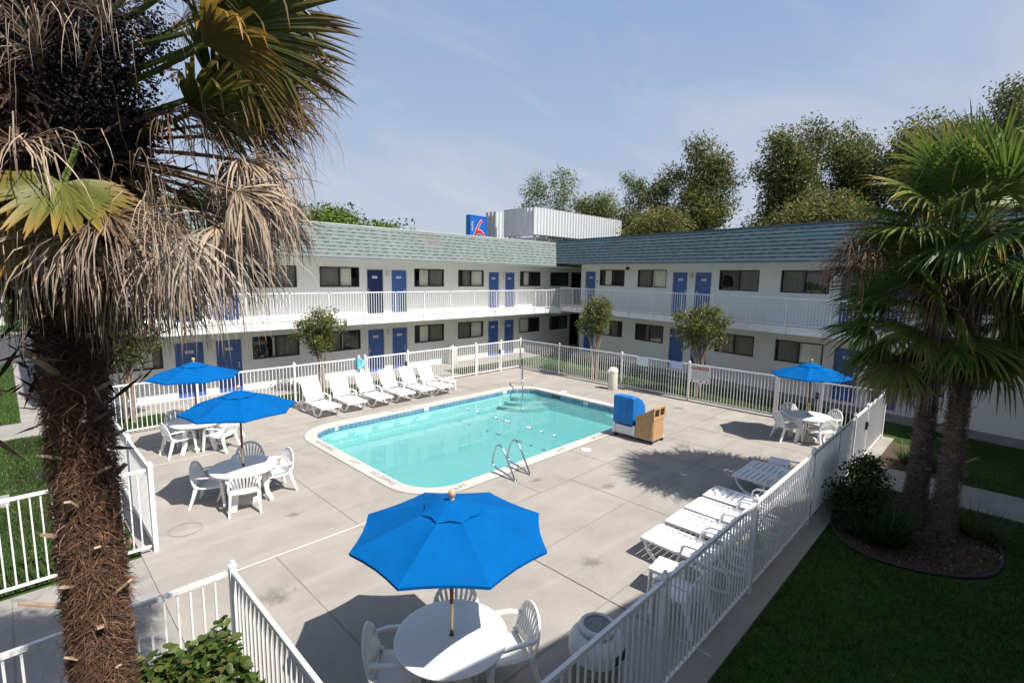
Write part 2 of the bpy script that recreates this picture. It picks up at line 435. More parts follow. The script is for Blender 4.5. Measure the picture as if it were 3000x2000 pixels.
# ground with a hole round the pool
g = MB(); gd = 600
def square_ring(mb, loop, x0, y0, x1, y1, z, mi=0):
    """fills between loop (rrect order: corner NE, NW, SW, SE) and a rectangle"""
    n = len(loop); q = n // 4
    outer = []
    for k, (cx, cy) in enumerate(((x1, y1), (x0, y1), (x0, y0), (x1, y0))): outer += [(cx, cy)] * q
    vs = [(p[0], p[1], z) for p in loop]; oc = [(x1, y1, z), (x0, y1, z), (x0, y0, z), (x1, y0, z)]
    o = len(mb.v); mb.v.extend([tuple(map(float, p)) for p in vs + oc])
    for i in range(n):
        j = (i + 1) % n; a = i // q; b = j // q
        if a == b: mb.f.append((o + i, o + j, o + n + a))
        else: mb.f.append((o + i, o + j, o + n + b, o + n + a))
        mb.mi.append(mi); mb.sm.append(False)
square_ring(g, out_, -gd, -gd, gd, gd, -.03)
tag(g.build('ground', M['grass']), kind='structure')
d = MB()
DX0, DY0, DX1, DY1 = 1.25, 2.02, 18.25, 17.35
square_ring(d, out_, DX0, DY0, DX1, DY1, 0)
for a, b in (((DX0, DY0), (DX1, DY0)), ((DX1, DY0), (DX1, DY1)), ((DX1, DY1), (DX0, DY1)), ((DX0, DY1), (DX0, DY0))):
    d.quad((a[0], a[1], -.1), (b[0], b[1], -.1), (b[0], b[1], 0), (a[0], a[1], 0))
J = .022
def jl(x0, y0, x1, y1, mi, w=J):
    if x0 == x1: d.quad((x0 - w / 2, y0, .004), (x0 + w / 2, y0, .004), (x0 + w / 2, y1, .004), (x0 - w / 2, y1, .004), mi)
    else: d.quad((x0, y0 - w / 2, .0043), (x1, y0 - w / 2, .0043), (x1, y0 + w / 2, .0043), (x0, y0 + w / 2, .0043), mi)
for x in (2.79, 4.28, 5.77, 8.79, 10.28, 11.8, 13.3, 14.8, 16.3): jl(x, 2.6 if x != 4.28 else 5.1, x, 6.7 if x > 5 else (8.04 if x < 4 else 11.6), 1, .016)
for x in (7.76, 10.28, 12.8): jl(x, 6.72, x, 7.9, 1, .014)
jl(4.28, 11.6, 4.28, 13.9, 1, .016)
for y in (14.9,): jl(5, y, 17.9, y, 1, .014)
for x in (7.3, 10.1, 13.0): jl(x, 14.45, x, 17.1, 1, .014)
for y in (9.5, 11.5, 13.0): jl(15.35, y, 18.2, y, 1, .014)
jl(4.28, 6.7, 18.2, 6.71, 1, .018)
jl(1.3, 2.1, 1.3001, 9.6, 1, .03)
jl(1.31, 8.05, 5.5, 8.051, 2, .035); jl(1.45, 13.9, 5.0, 13.901, 2, .03)
jl(5.77, 2.15, 5.77, 5.2, 2, .02); jl(2.2, 3.64, 9, 3.641, 1, .018); jl(4.28, 5.17, 17.9, 5.171, 1, .014)
tag(d.build('pool_deck', [M['deck'], M['joint_dark'], M['joint_light']]), kind='structure')
dw = MB()   # concrete approach on the left and path on the right, walks by the buildings
dw.b2((-6, 5.75, -.1), (1.245, 9.5, -.006)); 
for x in (-.25, -1.8, -3.4): dw.quad((x, 5.76, -.002), (x + .018, 5.76, -.002), (x + .018, 9.49, -.002), (x, 9.49, -.002), 1)
tag(dw.build('walkway', [M['walk'], M['joint_dark']]), kind='structure')
dw = MB(); dw.b2((13.65, -7, -.1), (15.2, 2.015, -.002))
tag(dw.build('path', M['walk']), kind='structure')
dw = MB(); dw.b2((1.2, 19.0, -.1), (31, 20.9, -.004)); dw.b2((-8, 18.65, -.1), (1.195, 20.45, -.008)); dw.b2((.1, 20.46, -.1), (1.1, 33.3, -.01))
for x in np.arange(2.7, 27, 1.52): dw.quad((x, 19.02, .0), (x + .015, 19.02, .0), (x + .015, 20.58, .0), (x, 20.58, .0), 1)
dw.b2((-6, 13.4, -.1), (-.22, 14.1, -.012))
dw.b2((13.2, 17.36, -.1), (14.6, 18.99, -.004))
tag(dw.build('pavement', [M['walk'], M['joint_dark']]), kind='structure')
# pool: coping, basin, water
p = MB(); ring(p, inn, out_, .012); strip(p, out_, out_, -.02, .012); strip(p, inn, inn, .012, -.05)
seam = rrect(PX0 - .345, PY0 - .345, PX1 + .345, PY1 + .345, CR + .345)
ring(p, out_, seam, .005, 1)
tag(p.build('pool_coping', [M['coping'], M['joint_dark']]), kind='structure')
p = MB(); strip(p, inn, inn, -.20, -.05, 1)
inb = rrect(PX0 + .25, PY0 + .25, PX1 - .25, PY1 - .25, CR)
strip(p, inb, inn, -.62, -.20, 0); p.poly([(q[0], q[1], -.62) for q in inb], 0)
for r_, z_ in ((.75, -.26), (1.1, -.38), (1.45, -.5)):    # quarter-round corner steps
    pts = [(PX1, PY1)] + [(PX1 - r_ * math.cos(R(a)) , PY1 - r_ * math.sin(R(a))) for a in range(0, 91, 9)]
    cx, cy = PX1 - .28, PY1 - .28
    pts = [(cx, cy)] + [(cx - r_ * math.cos(R(a)), cy - r_ * math.sin(R(a))) for a in range(0, 91, 6)]
    p.extr(pts[::-1], -.61, z_, 0)
    arc = [(q[0], q[1], z_ + .004) for q in pts[1:]]
    for a, b in zip(arc[:-1], arc[1:]):
        k = 1 - .06 / r_
        f = lambda q: (cx + (q[0] - cx) * k, cy + (q[1] - cy) * k, q[2])
        p.quad(a, b, f(b), f(a), 4)
# white depth tiles set in the tile band
for (x0, y0, ex) in ((6.75, PY1 - .004, 'x'), (10.12, PY1 - .004, 'x'), (13.95, PY1 - .004, 'x'), (PX1 - .004, 10.85, 'y'), (PX1 - .004, 9.4, 'y')):
    if ex == 'x':
        p.quad((x0 - .1, y0, -.17), (x0 + .1, y0, -.17), (x0 + .1, y0, -.045), (x0 - .1, y0, -.045), 2)
        add_text(p, '3 FT' if x0 > 12 else '5 FT', .09, (x0, y0 - .004, -.108), (1, 0, 0), (0, 0, 1), 3)
    else:
        p.quad((x0, y0 + .1, -.17), (x0, y0 - .1, -.17), (x0, y0 - .1, -.045), (x0, y0 + .1, -.045), 2)
        add_text(p, '3 FT', .09, (x0 - .004, y0, -.108), (0, -1, 0), (0, 0, 1), 3)
p.quad((PX1 - .006, 12.5, -.16), (PX1 - .006, 12.08, -.16), (PX1 - .006, 12.08, -.06), (PX1 - .006, 12.5, -.06), 3)
tag(p.build('pool_basin', [M['basin'], M['tile'], M['signwhite'], M['ink'], M['stepline']]), kind='structure')
p = MB(); p.poly([(q[0], q[1], -.135) for q in rrect(PX0 + .001, PY0 + .001, PX1 - .001, PY1 - .001, CR)])
tag(p.build('water', M['water']), kind='structure')
p = MB()    # painted lettering on the coping
for y, t in ((12.55, 'NO DIVING'), (10.95, '5 FT'), (9.65, 'NO DIVING')): add_text(p, t, .19, (5.71, y, .016), (0, -1, 0), (1, 0, 0), sx=1.0 if len(t) > 5 else 1.05)
for x, t in ((6.68, '6 FT'), (10.17, '8 FT'), (12.0, 'NO DIVING')): add_text(p, t, .19, (x, 8.07, .016), (1, 0, 0), (0, 1, 0))
p.lathe([(.13, 0), (.15, 0)], (8.42, 8.02, .016), 24, cap=False); p.quad((8.30, 7.93, .0163), (8.33, 7.90, .0163), (8.54, 8.11, .0163), (8.51, 8.14, .0163))
add_text(p, 'NO DIVING', .17, (9.2, 14.28, .016), (-1, 0, 0), (0, -1, 0))
tag(p.build('pavement_marking', M['inkgrey']), kind='structure')
p = MB()   # ring stain and blotch on the deck
p.lathe([(.235, 0), (.27, 0)], (1.97, 10.02, .004), 40, cap=False)
tag(p.build('pavement_stain', M['stain']), kind='structure')
m_, nt_, p_, o_ = newmat('blotch'); v_ = objco(nt_)
p_.inputs['Base Color'].default_value = (.10, .095, .085, 1); p_.inputs['Roughness'].default_value = .95
ln_ = node(nt_, 'ShaderNodeVectorMath', operation='LENGTH'); nt_.links.new(v_, ln_.inputs[0])
nz_ = noise(nt_, 4.5, 6, .7, v_, .8); ad_ = node(nt_, 'ShaderNodeMath', operation='MULTIPLY_ADD'); ad_.inputs[1].default_value = -1.15; nt_.links.new(ln_.outputs['Value'], ad_.inputs[0]); nt_.links.new(nz_, ad_.inputs[2])
fc_ = ramp(nt_, ad_.outputs[0], [(.14, (0, 0, 0)), (.55, (.42, .42, .42))]); tr_ = node(nt_, 'ShaderNodeBsdfTransparent'); mx_ = node(nt_, 'ShaderNodeMixShader')
nt_.links.new(fc_, mx_.inputs[0]); nt_.links.new(tr_.outputs[0], mx_.inputs[1]); nt_.links.new(p_.outputs[0], mx_.inputs[2]); nt_.links.new(mx_.outputs[0], o_.inputs['Surface']); M['blotch'] = m_
for (x, y, sx_, sy_) in ((3.58, 9.28, .5, .42), (9.1, 5.9, .9, .5), (6.4, 4.4, .7, .6), (12.9, 6.0, 1.0, .7), (4.9, 7.2, .8, .5), (16.6, 8.0, .9, .8), (2.4, 7.0, .8, .9), (8.2, 7.2, .7, .35)):
    b_ = MB(); b_.poly([(math.cos(2 * PI * k / 20) * .75, math.sin(2 * PI * k / 20) * .75, 0) for k in range(20)]); o = b_.build('pavement_stain', M['blotch']); o.location = (x, y, .0075); o.scale = (sx_, sy_, 1); tag(o, kind='structure')
for n_, (x, y, r_) in enumerate(((10.65, 7.65, .14), (15.49, 12.3, .13))):
    p = MB(); p.lathe([(r_, 0), (r_, .012), (r_ * .9, .018), (0, .018)], (0, 0, 0), 28)
    o = p.build('skimmer_lid', M['signwhite']); o.location = (x, y, .001)
    tag(o, ['round white skimmer lid flush in the deck by the long near coping', 'round white skimmer lid in the deck behind the pool far short side'][n_], 'drain lid', 'skimmer lids in the deck')

# ------------------------------------------------------------------ motel wings
def holes_wall(mb, u0, u1, z0, z1, holes, T, v=0, mi=0):
    us = sorted({u0, u1, *[h[0] for h in holes], *[h[1] for h in holes]}); us = [u for u in us if u0 <= u <= u1]
    zs = sorted({z0, z1, *[h[2] for h in holes], *[h[3] for h in holes]}); zs = [z for z in zs if z0 <= z <= z1]
    for a, b in zip(us[:-1], us[1:]):
        for c_, d_ in zip(zs[:-1], zs[1:]):
            um, zm = (a + b) / 2, (c_ + d_) / 2
            if any(h[0] < um < h[1] and h[2] < zm < h[3] for h in holes): continue
            mb.quad(T(a, v, c_), T(b, v, c_), T(b, v, d_), T(a, v, d_), mi)
    for h in holes:     # reveals
        a, b, c_, d_ = h[:4]
        for q in (((a, c_), (a, d_)), ((a, d_), (b, d_)), ((b, d_), (b, c_)), ((b, c_), (a, c_))):
            (ua, za), (ub, zb) = q
            mb.quad(T(ua, v, za), T(ub, v, zb), T(ub, v - .14, zb), T(ua, v - .14, za), mi)
def tbox(mb, T, lo, hi, mi=0):
    P = [T(u, v, z) for z in (lo[2], hi[2]) for (u, v) in ((lo[0], lo[1]), (hi[0], lo[1]), (hi[0], hi[1]), (lo[0], hi[1]))]
    mb.add(P, [(0, 3, 2, 1), (4, 5, 6, 7), (0, 1, 5, 4), (1, 2, 6, 5), (2, 3, 7, 6), (3, 0, 4, 7)], mi)
def mansard(parent, T, u0, u1, v0, z0, v1, z1, cut0, cut1, mats, seed, nrow=9):
    """rows of shingle tabs from (v0,z0) bottom to (v1,z1) top; cut: u shift at the top (valley/hip)"""
    rr = random.Random(seed)
    mb = MB(); dv, dz = v1 - v0, z1 - z0; L = math.hypot(dv, dz); nv, nz = dz / L, -dv / L   # outward normal (v,z)
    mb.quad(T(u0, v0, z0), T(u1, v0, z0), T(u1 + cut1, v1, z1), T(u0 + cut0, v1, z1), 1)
    def pt(uu, s, th): return T(uu, v0 + dv * s + nv * th, z0 + dz * s + nz * th)
    def inpatch(um, r):
        return any(p_[0] + p_[4] * r < um < p_[1] + p_[4] * r and p_[2] <= r <= p_[3] for p_ in mats[3])
    for r in range(nrow):
        a, b = r / nrow, min(1, (r + 1.06) / nrow)
        u = u0 + cut0 * a
        while u < u1 + cut1 * a - .01:       # tabs butt end to end, each with its own slight tilt
            w = rr.uniform(.28, .5); ue = min(u + w, u1 + cut1 * a)
            t = .020 + rr.uniform(-.003, .003); t2 = .006
            P = [pt(u, a, .002), pt(ue, a, .002), pt(ue, b, .001), pt(u, b, .001), pt(u, a, t), pt(ue, a, t), pt(ue, b, t2), pt(u, b, t2)]
            mb.add(P, [(4, 5, 6, 7), (0, 1, 5, 4), (1, 2, 6, 5), (3, 0, 4, 7)], 2 if inpatch((u + ue) / 2, r) else 0)
            u = ue
        u = u0 + cut0 * a + rr.random() * .3     # flat dark dashes painting the shade under the butts
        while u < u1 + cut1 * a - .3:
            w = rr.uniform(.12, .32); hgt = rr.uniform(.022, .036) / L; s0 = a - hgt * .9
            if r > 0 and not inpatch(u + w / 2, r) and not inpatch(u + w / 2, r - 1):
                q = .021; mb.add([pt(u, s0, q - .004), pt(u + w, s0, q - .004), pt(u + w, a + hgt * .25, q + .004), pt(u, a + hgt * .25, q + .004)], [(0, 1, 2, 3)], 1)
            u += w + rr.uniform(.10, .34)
    return mb.build('roof', mats[:3], parent)
PLATE = {}
def wing(name, label, T, TD, win, doors, zoff, wl, wu, ends, nums, side, vEdge, floorz, slab0, railz, posts, dark_doors=()):
    """T(u,v,z) world point"""
    root = empty(name, T(ends[0], 0, 0), 0, label, 'building')
    O = Vector(root.location)
    def L(u, v, z):
        q = T(u, v, z); return (q[0] - O[0], q[1] - O[1], q[2] - O[2])
    ex = Vector(L(1, 0, 0)) - Vector(L(0, 0, 0)); ev = Vector(L(0, 1, 0)) - Vector(L(0, 0, 0))
    rdir = ex * side
    holes = []
    for (a, b) in win: holes += [(a, b, wl[0], wl[1]), (a, b, wu[0], wu[1])]
    for (a, b) in doors: holes += [(a, b, zoff, zoff + 2.04), (a, b, floorz, floorz + 2.04)]
    holes += TD
    wmb = MB(); holes_wall(wmb, ends[0], ends[1], zoff - .25, 5.6, holes, L)
    # side and back walls
    for u in ends: wmb.quad(L(u, 0, -.3), L(u, -9, -.3), L(u, -9, 6.3), L(u, 0, 6.3))
    wmb.quad(L(ends[0], -9, -.3), L(ends[1], -9, -.3), L(ends[1], -9, 6.3), L(ends[0], -9, 6.3))
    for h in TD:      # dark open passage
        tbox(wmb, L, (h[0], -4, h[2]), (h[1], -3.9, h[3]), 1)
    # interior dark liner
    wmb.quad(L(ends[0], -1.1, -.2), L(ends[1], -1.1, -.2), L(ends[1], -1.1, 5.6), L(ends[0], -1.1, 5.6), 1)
    # reveals either side of each door: pale frame
    wmb.build('wall', [M['wall'], M['dark']], root)
    pl = MB()
    tbox(pl, L, (ends[0], .002, zoff - .25), (ends[1], .012, zoff + .10)) if False else None
    n = 0
    for fl, (za, zb) in enumerate((wl, wu)):
        for k, (a, b) in enumerate(win):
            f = MB(); fw = .05
            mid = (a + b) / 2
            for lo, hi in (((a, -.10, za), (a + fw, .006, zb)), ((b - fw, -.10, za), (b, .006, zb)), ((a + fw, -.10, za), (b - fw, .006, za + fw)), ((a + fw, -.10, zb - fw), (b - fw, .006, zb)), ((mid - .03, -.08, za + fw), (mid + .03, -.004, zb - fw))): tbox(f, L, lo, hi)
            fo = f.build('window', M['bronze'], root)
            gmb = MB(); gmb.quad(L(a + fw, -.05, za + fw), L(b - fw, -.05, za + fw), L(b - fw, -.05, zb - fw), L(a + fw, -.05, zb - fw))
            gmb.build('pane', M['glass'], fo)
            sm = MB(); left_dark = (k % 2 == 0)
            a2, b2 = (a + fw, mid - .031) if left_dark else (mid + .031, b - fw)
            sm.quad(L(a2, -.02, za + fw), L(b2, -.02, za + fw), L(b2, -.02, zb - fw), L(a2, -.02, zb - fw)); sm.build('screen', M['screen'], fo)
            c = MB(); rr = random.Random(k * 7 + fl * 31 + int(ends[1]))
            o0, o1 = a + .03, b - .03
            mode = rr.random()
            if (side, fl, k) in OPENCUR: o0, o1 = OPENCUR[(side, fl, k)]; o0 += a; o1 += a
            elif mode < .3: o0 = a + (b - a) * rr.uniform(.12, .3)
            elif mode < .55: o1 = b - (b - a) * rr.uniform(.1, .3)
            if o1 - o0 > .1:
                nn = int((o1 - o0) / .03); pv = None
                for i in range(nn + 1):
                    u = o0 + (o1 - o0) * i / nn; vv = -.105 + .018 * math.sin(u * 48 + rr.uniform(-.5, .5)) + .009 * math.sin(u * 17)
                    if pv: c.quad(L(pv[0], pv[1], za - .03), L(u, vv, za - .03), L(u, vv, zb + .02), L(pv[0], pv[1], zb + .02))
                    pv = (u, vv)
                c.build('curtain', M['curtain'], fo)
    for fl in (0, 1):
        zb = zoff if fl == 0 else floorz
        for k, (a, b) in enumerate(doors):
            dm = MB(); tbox(dm, L, (a + .035, -.10, zb + .012), (b - .035, -.055, zb + 2.0))
            do = dm.build('door', M['doordark'] if (side, fl, k) in dark_doors else M['doorblue'], root)
            fm = MB()
            for lo, hi in (((a, -.12, zb), (a + .034, .008, zb + 2.04)), ((b - .034, -.12, zb), (b, .008, zb + 2.04)), ((a + .034, -.12, zb + 2.001), (b - .034, .008, zb + 2.04)), ((a + .034, -.12, zb), (b - .034, .0, zb + .011))): tbox(fm, L, lo, hi)
            fm.build('door_frame', M['soffit'], do)
            nm = MB(); mid = (a + b) / 2; zc = zb + 1.66
            tbox(nm, L, (mid - .13, -.055, zc - .055), (mid + .13, -.047, zc + .055), 0)
            oo = Vector(L(mid, -.0445, zc)); add_text(nm, nums[fl][k], .10, oo, rdir, (0, 0, 1), 1)
            nm.build('number_plate', [M['signwhite'], M['logo_blue']], do)
            hm = MB(); hu = b - .13 if (k % 2) ^ (side < 0) else a + .13
            tbox(hm, L, (hu - .03, -.055, zb + .93), (hu + .03, -.045, zb + 1.13)); q = [L(hu, -.05, zb + 1.03), L(hu, .01, zb + 1.03)]
            hm.tube(q, .022, 8); hm.build('handle', M['steel'], do)
        for (a, b), (c_, d_) in zip(doors[0::2], doors[1::2]):     # jam-pot lamp between each pair of doors
            lm = MB(); u = (b + c_) / 2
            tbox(lm, L, (u - .07, .002, zb + 1.72), (u + .07, .10, zb + 1.98))
            lm.build('wall_lamp', M['cream'], root)
    # floor slab / fascia
    s = MB(); uA, uB = ends[0], posts[-1]
    tbox(s, L, (uA, .003, slab0), (uB, vEdge, floorz))
    tbox(s, L, (uA, vEdge + .001, slab0), (uB, vEdge + .02, floorz - .06))
    s.build('balcony_slab', M['trim'], root)
    # railing panels between posts
    for a, b in zip(posts[:-1], posts[1:]):
        r = MB()
        tbox(r, L, (a + .02, vEdge + .03, floorz + .06), (b - .02, vEdge + .055, floorz + .09))
        tbox(r, L, (a - .02, vEdge + .02, railz - .04), (b + .02, vEdge + .065, railz))
        n_ = max(2, round((b - a) / .115))
        for i in range(1, n_):
            u = a + (b - a) * i / n_; tbox(r, L, (u - .009, vEdge + .034, floorz + .09), (u + .009, vEdge + .052, railz - .04))
        r.build('railing', M['rail'], root)
    for u in posts:
        r = MB(); tbox(r, L, (u - .019, vEdge + .021, slab0 + .02), (u + .019, vEdge + .0595, railz - .042)); r.build('railing_post', M['rail'], root)
    return root, L
def TL(u, v, z): return (u, 20.6 - v, z)
CT, ST = math.cos(TH), math.sin(TH)
def TR(u, v, z): return (21.2 + u * ST - v * CT, u * CT + v * ST, z)
OPENCUR = {(1, 1, 1): (.75, 1.75), (1, 0, 2): (.05, 1.0), (1, 1, 5): (.42, .86), (1, 0, 5): (.05, .95), (1, 1, 6): (0, 0), (1, 0, 6): (.1, .35), (1, 0, 1): (.78, 1.75),
           (-1, 1, 0): (.9, 1.5), (-1, 1, 3): (.95, 1.8), (-1, 0, 1): (1.0, 1.2), (-1, 0, 2): (.1, 1.0), (-1, 0, 3): (.1, 1.75), (-1, 1, 2): (.05, .9)}
winL = [(1.94, 3.74), (6.65, 8.45), (9.4, 11.2), (14.1, 15.9), (16.83, 18.62), (21.5, 23.3), (24.23, 26.05)]
doorL = [(4.07, 5.02), (5.36, 6.29), (11.55, 12.44), (12.81, 13.71), (18.97, 19.84), (20.24, 21.1)]
postL = [1.5 + 1.515 * k for k in range(0, 14)] ; postL = [7.52 - 1.515 * k for k in (4, 3, 2, 1)] + [7.52 + 1.515 * k for k in range(0, 10)] + [22.1]
L1, LL = wing('motel_wing', 'long sunlit two storey white motel wing with grey green shingle roof and blue doors', TL, [(26.32, 27.45, 0, 2.1), (26.35, 30, 2.75, 4.82)],
     winL, doorL, 0, (1.17, 2.05), (3.94, 4.81), (1.3, 30.0), (['119', '118', '117', '116', '115', '114'], ['219', '218', '217', '216', '215', '214']), 1, 1.5, 2.72, 2.44, 3.785, postL, dark_doors={(1, 1, 2)})
patchL = [(14.55, 15.45, 5, 8, -.12), (19.0, 20.0, 7, 7, 0)]
valley = (19.1, 22.9)
mansard(L1, LL, 1.0, 22.95, 1.55, 5.16, .95, 6.5, 0, .62, [M['shingle'], M['shingle_under_shade'], M['patch'], patchL], 3, 9)
def roof_trim(root, L, u0, u1, v0, z0, v1, z1, cut1=0, uback=9):
    t = MB()
    tbox(t, L, (u0, v1 - .16, z1 - .02), (u1 + cut1, v1 + .03, z1 + .035)); t.build('roof_edge', M['edge'], root)
    t = MB(); tbox(t, L, (u0, .004, z0 - .02), (u1, v0 - .02, z0 + .02)); t.build('soffit', M['soffit'], root)
    t = MB(); t.quad(L(u0, v1 - .16, z1 - .15), L(u1 + 6, v1 - .16, z1 - .15), L(u1 + 6, -9, z1 - .15), L(u0, -9, z1 - .15)); t.build('flat_roof', M['roofgrey'], root)
    t = MB(); tbox(t, L, (u0, v0 - .012, z0 - .045), (u1, v0 + .03, z0 - .005)); t.build('drip_edge', M['shingle'], root)
roof_trim(L1, LL, 1.0, 22.9, 1.55, 5.16, .95, 6.5, .6)
winR = [(15.26, 17.13), (12.5, 14.34), (7.75, 9.6), (4.99, 6.84), (.25, 2.1), (-2.7, -.85)]
doorR = [(2.47, 3.36), (3.74, 4.63), (9.97, 10.87), (11.25, 12.14), (17.45, 18.34)]
postR = [-3.0, -1.43, .1, 1.63, 2.9, 4.17, 5.7, 7.25, 8.8, 10.33, 11.87, 13.42, 14.95, 16.45, 17.6, 18.58]
R1, LR = wing('motel_wing', 'two storey white motel wing in shade with shade toned shingle roof right of the corner', TR, [], winR, doorR, .1, (1.27, 2.16), (4.08, 4.98), (-8.0, 18.69),
     (['107', '108', '109', '110', '111'], ['207', '208', '209', '210', '211']), -1, 1.6, 2.86, 2.58, 3.93, postR)
patchR = [(4.4, 6.0, 6, 6, 0), (15.3, 16.6, 7, 8, 0), (18.2, 18.95, 0, 0, 0)]
mansard(R1, LR, -8, 19.25, 1.6, 5.30, 1.0, 6.66, 0, .55, [M['shingle_shaded'], M['under_shade_dark'], M['patch_shaded'], patchR], 5, 9)
t = MB(); tbox(t, LR, (-8, .84, 6.64), (19.9, 1.03, 6.69)); t.build('roof_edge', M['shingle_shaded'], R1)
t = MB(); tbox(t, LR, (-8, .004, 5.28), (19.2, 1.58, 5.32)); t.build('soffit', M['soffit'], R1)
t = MB(); tbox(t, LR, (-8, 1.59, 5.255), (19.2, 1.63, 5.30)); t.build('drip_edge', M['shingle_shaded'], R1)
t = MB(); t.quad(LR(-8, .84, 6.5), LR(24, .84, 6.5), LR(24, -9, 6.5), LR(-8, -9, 6.5)); t.build('flat_roof', M['roofgrey'], R1)
t = MB(); t.lathe([(.10, 0), (.10, .04), (.085, .08), (.0, .10)], (0, 0, 0), 16)
q = LR(15.05, .01, 5.05); rotm = Matrix.Rotation(-(PI / 2), 4, Vector((ST, CT, 0)))
t.xf(lambda p_: (rotm @ Vector(p_)) + Vector(q)); t.build('security_lamp', M['black'], R1)
t = MB(); tbox(t, LR, (17.27, .002, 4.28), (17.33, .05, 4.36)); t.build('door_bell', M['black'], R1)
t = MB(); tbox(t, LL, (22.905, .004, 5.10), (29.9, 1.52, 5.14)); t.build('soffit', M['soffit'], L1)
# chamfered balcony corner joining both wings
cpts = [TL(22.1, 1.5, 0), TL(23.0, .003, 0), TR(18.69, .003, 0), TR(18.58, 1.6, 0)]
c = MB(); O1 = L1.location
cp = [(22.1, 19.1), (22.1, 20.597), (27.0, 20.597), (24.5, 18.45), TR(18.58, .01, 0)[:2], TR(18.58, 1.6, 0)[:2]]
c.extr([(a - O1[0], b - O1[1]) for a, b in cp][::-1], 2.44, 2.735); c.build('corner_slab', M['trim'], L1)
A_, B_ = Vector((22.1, 19.06, 0)), Vector((*TR(18.58, 1.64, 0)[:2], 0))
r = MB()
for i in range(1, 9):
    q = A_.lerp(B_, i / 9) - Vector((O1[0], O1[1], 0)); r.b2((q.x - .009, q.y - .009, 2.8), (q.x + .009, q.y + .009, 3.76))
for zz, h in ((2.78, .03), (3.76, .04)):
    r.prism([A_ - Vector((O1[0], O1[1], -zz)), B_ - Vector((O1[0], O1[1], -zz - (.08 if zz > 3 else .05)))], (.04, h))
r.build('railing', M['rail'], L1)
# the wing the photograph was taken from (its roof shades the near lawn)
def TN(u, v, z): return (u * CT + v * ST, -.64 - u * ST + v * CT, z)
nb = empty('motel_wing', TN(0, 0, 0), 0, 'two storey white motel wing on the near side shading the lawn', 'building')
ON = Vector(nb.location)
def LN(u, v, z):
    q = TN(u, v, z); return (q[0] - ON[0], q[1] - ON[1], q[2])
t = MB(); tbox(t, LN, (-9, -9, -.2), (20.6, 0, 7.3)); t.build('wall', M['wall'], nb)
t = MB(); tbox(t, LN, (-9.02, -9, 7.301), (20.6, .02, 7.6)); t.build('roof_edge', M['trim'], nb)
t = MB()
for u in (-7, -3.5, 3.2, 6.8, 10.4, 14, 17.6):
    for z in (1.1, 3.9): tbox(t, LN, (u, .003, z), (u + 1.8, .02, z + .9))
t.build('window', M['bronze'], nb)

# ------------------------------------------------------------------ rooftop and the sign behind the roof
def corrugated(mb, a, b, z0, z1, amp=.10, pitch=.36, mi=0):
    a = Vector((*a, 0)); b = Vector((*b, 0)); d_ = (b - a); Ln = d_.length; d_.normalize(); n_ = Vector((d_.y, -d_.x, 0))
    k = 0; pts = []
    N = int(Ln / pitch)
    for i in range(N):
        for f, h in ((0, 0), (.35, 0), (.5, 1), (.85, 1)):
            pts.append(a + d_ * ((i + f) * Ln / N) + n_ * amp * h)
    pts.append(b)
    for p_, q_ in zip(pts[:-1], pts[1:]): mb.quad((p_.x, p_.y, z0), (q_.x, q_.y, z0), (q_.x, q_.y, z1), (p_.x, p_.y, z1), mi)
rs = empty('roof_screen', (28.7, 26, 6.4), 0, 'long white corrugated equipment screen standing on the roof corner', 'roof screen')
def rel(o, p): return (p[0] - o.location.x, p[1] - o.location.y)
c = MB(); corrugated(c, (0, 0), (11.6, 0), 1.25, 3.25); c.build('front_screen', M['corr'], rs)
c = MB(); corrugated(c, (0, 1.1), (0, 0), 1.25, 3.25); c.build('side_screen', M['corr'], rs)
c = MB(); c.b2((-.02, 1.11, 1.25), (.06, 3.4, 3.3)); c.b2((-.03, 2.22, 1.25), (-.015, 2.26, 3.28), 1); c.b2((-.03, 1.10, 3.24), (-.015, 3.4, 3.27), 1); c.build('panel', [M['greymetal'], M['steel']], rs)
c = MB()
for x in np.arange(.1, 11.6, 1.6): c.b2((x, .1, .0), (x + .07, .17, 3.2))
for y in (.2, 1.7, 3.3): c.b2((.07, y, 0), (.14, y + .08, 3.2))
c.b2((0, .06, 1.18), (11.6, .2, 1.25)); c.b2((0, 0.2, 1.18), (.14, 3.4, 1.249)); c.b2((0.05, .02, 3.2), (11.6, .12, 3.29)); c.build('frame', M['steel'], rs)
c = MB(); c.b2((.5, .6, .0), (4.5, 2.8, 1.1)); c.build('air_handler', M['greymetal'], rs)
rs2 = empty('roof_screen', (28.7, 30.2, 6.4), 0, 'small grey and white corrugated screen between the number sign and the long screen', 'roof screen')
c = MB(); corrugated(c, (0, 1.35), (0, 0), 1.1, 3.25); c.build('side_screen', M['greymetal'], rs2)
c = MB(); corrugated(c, (0, 0), (1.2, 0), .6, 3.25); c.build('front_screen', M['corr'], rs2)
c = MB(); c.b2((.02, .05, 0), (.1, .13, 3.1)); c.b2((1.1, .05, 0), (1.18, .13, 3.1)); c.build('frame', M['steel'], rs2)
sg = empty('sign', (26.35, 30, 0), R(8), 'tall blue sign panel with a red number six behind the roof', 'sign')
c = MB(); c.b2((-.95, -.2, 5.2), (.95, .2, 9.0)); c.build('panel', M['logo_blue'], sg)
c = MB(); c.b2((-1.0, -.23, 9.0), (1.0, .23, 9.06)); c.b2((-1.0, -.23, 5.14), (1.0, .23, 5.2)); c.b2((-1.0, -.23, 5.2), (-.95, .23, 9.0)); c.b2((.95, -.23, 5.2), (1.0, .23, 9.0)); c.build('border', M['cover'], sg)
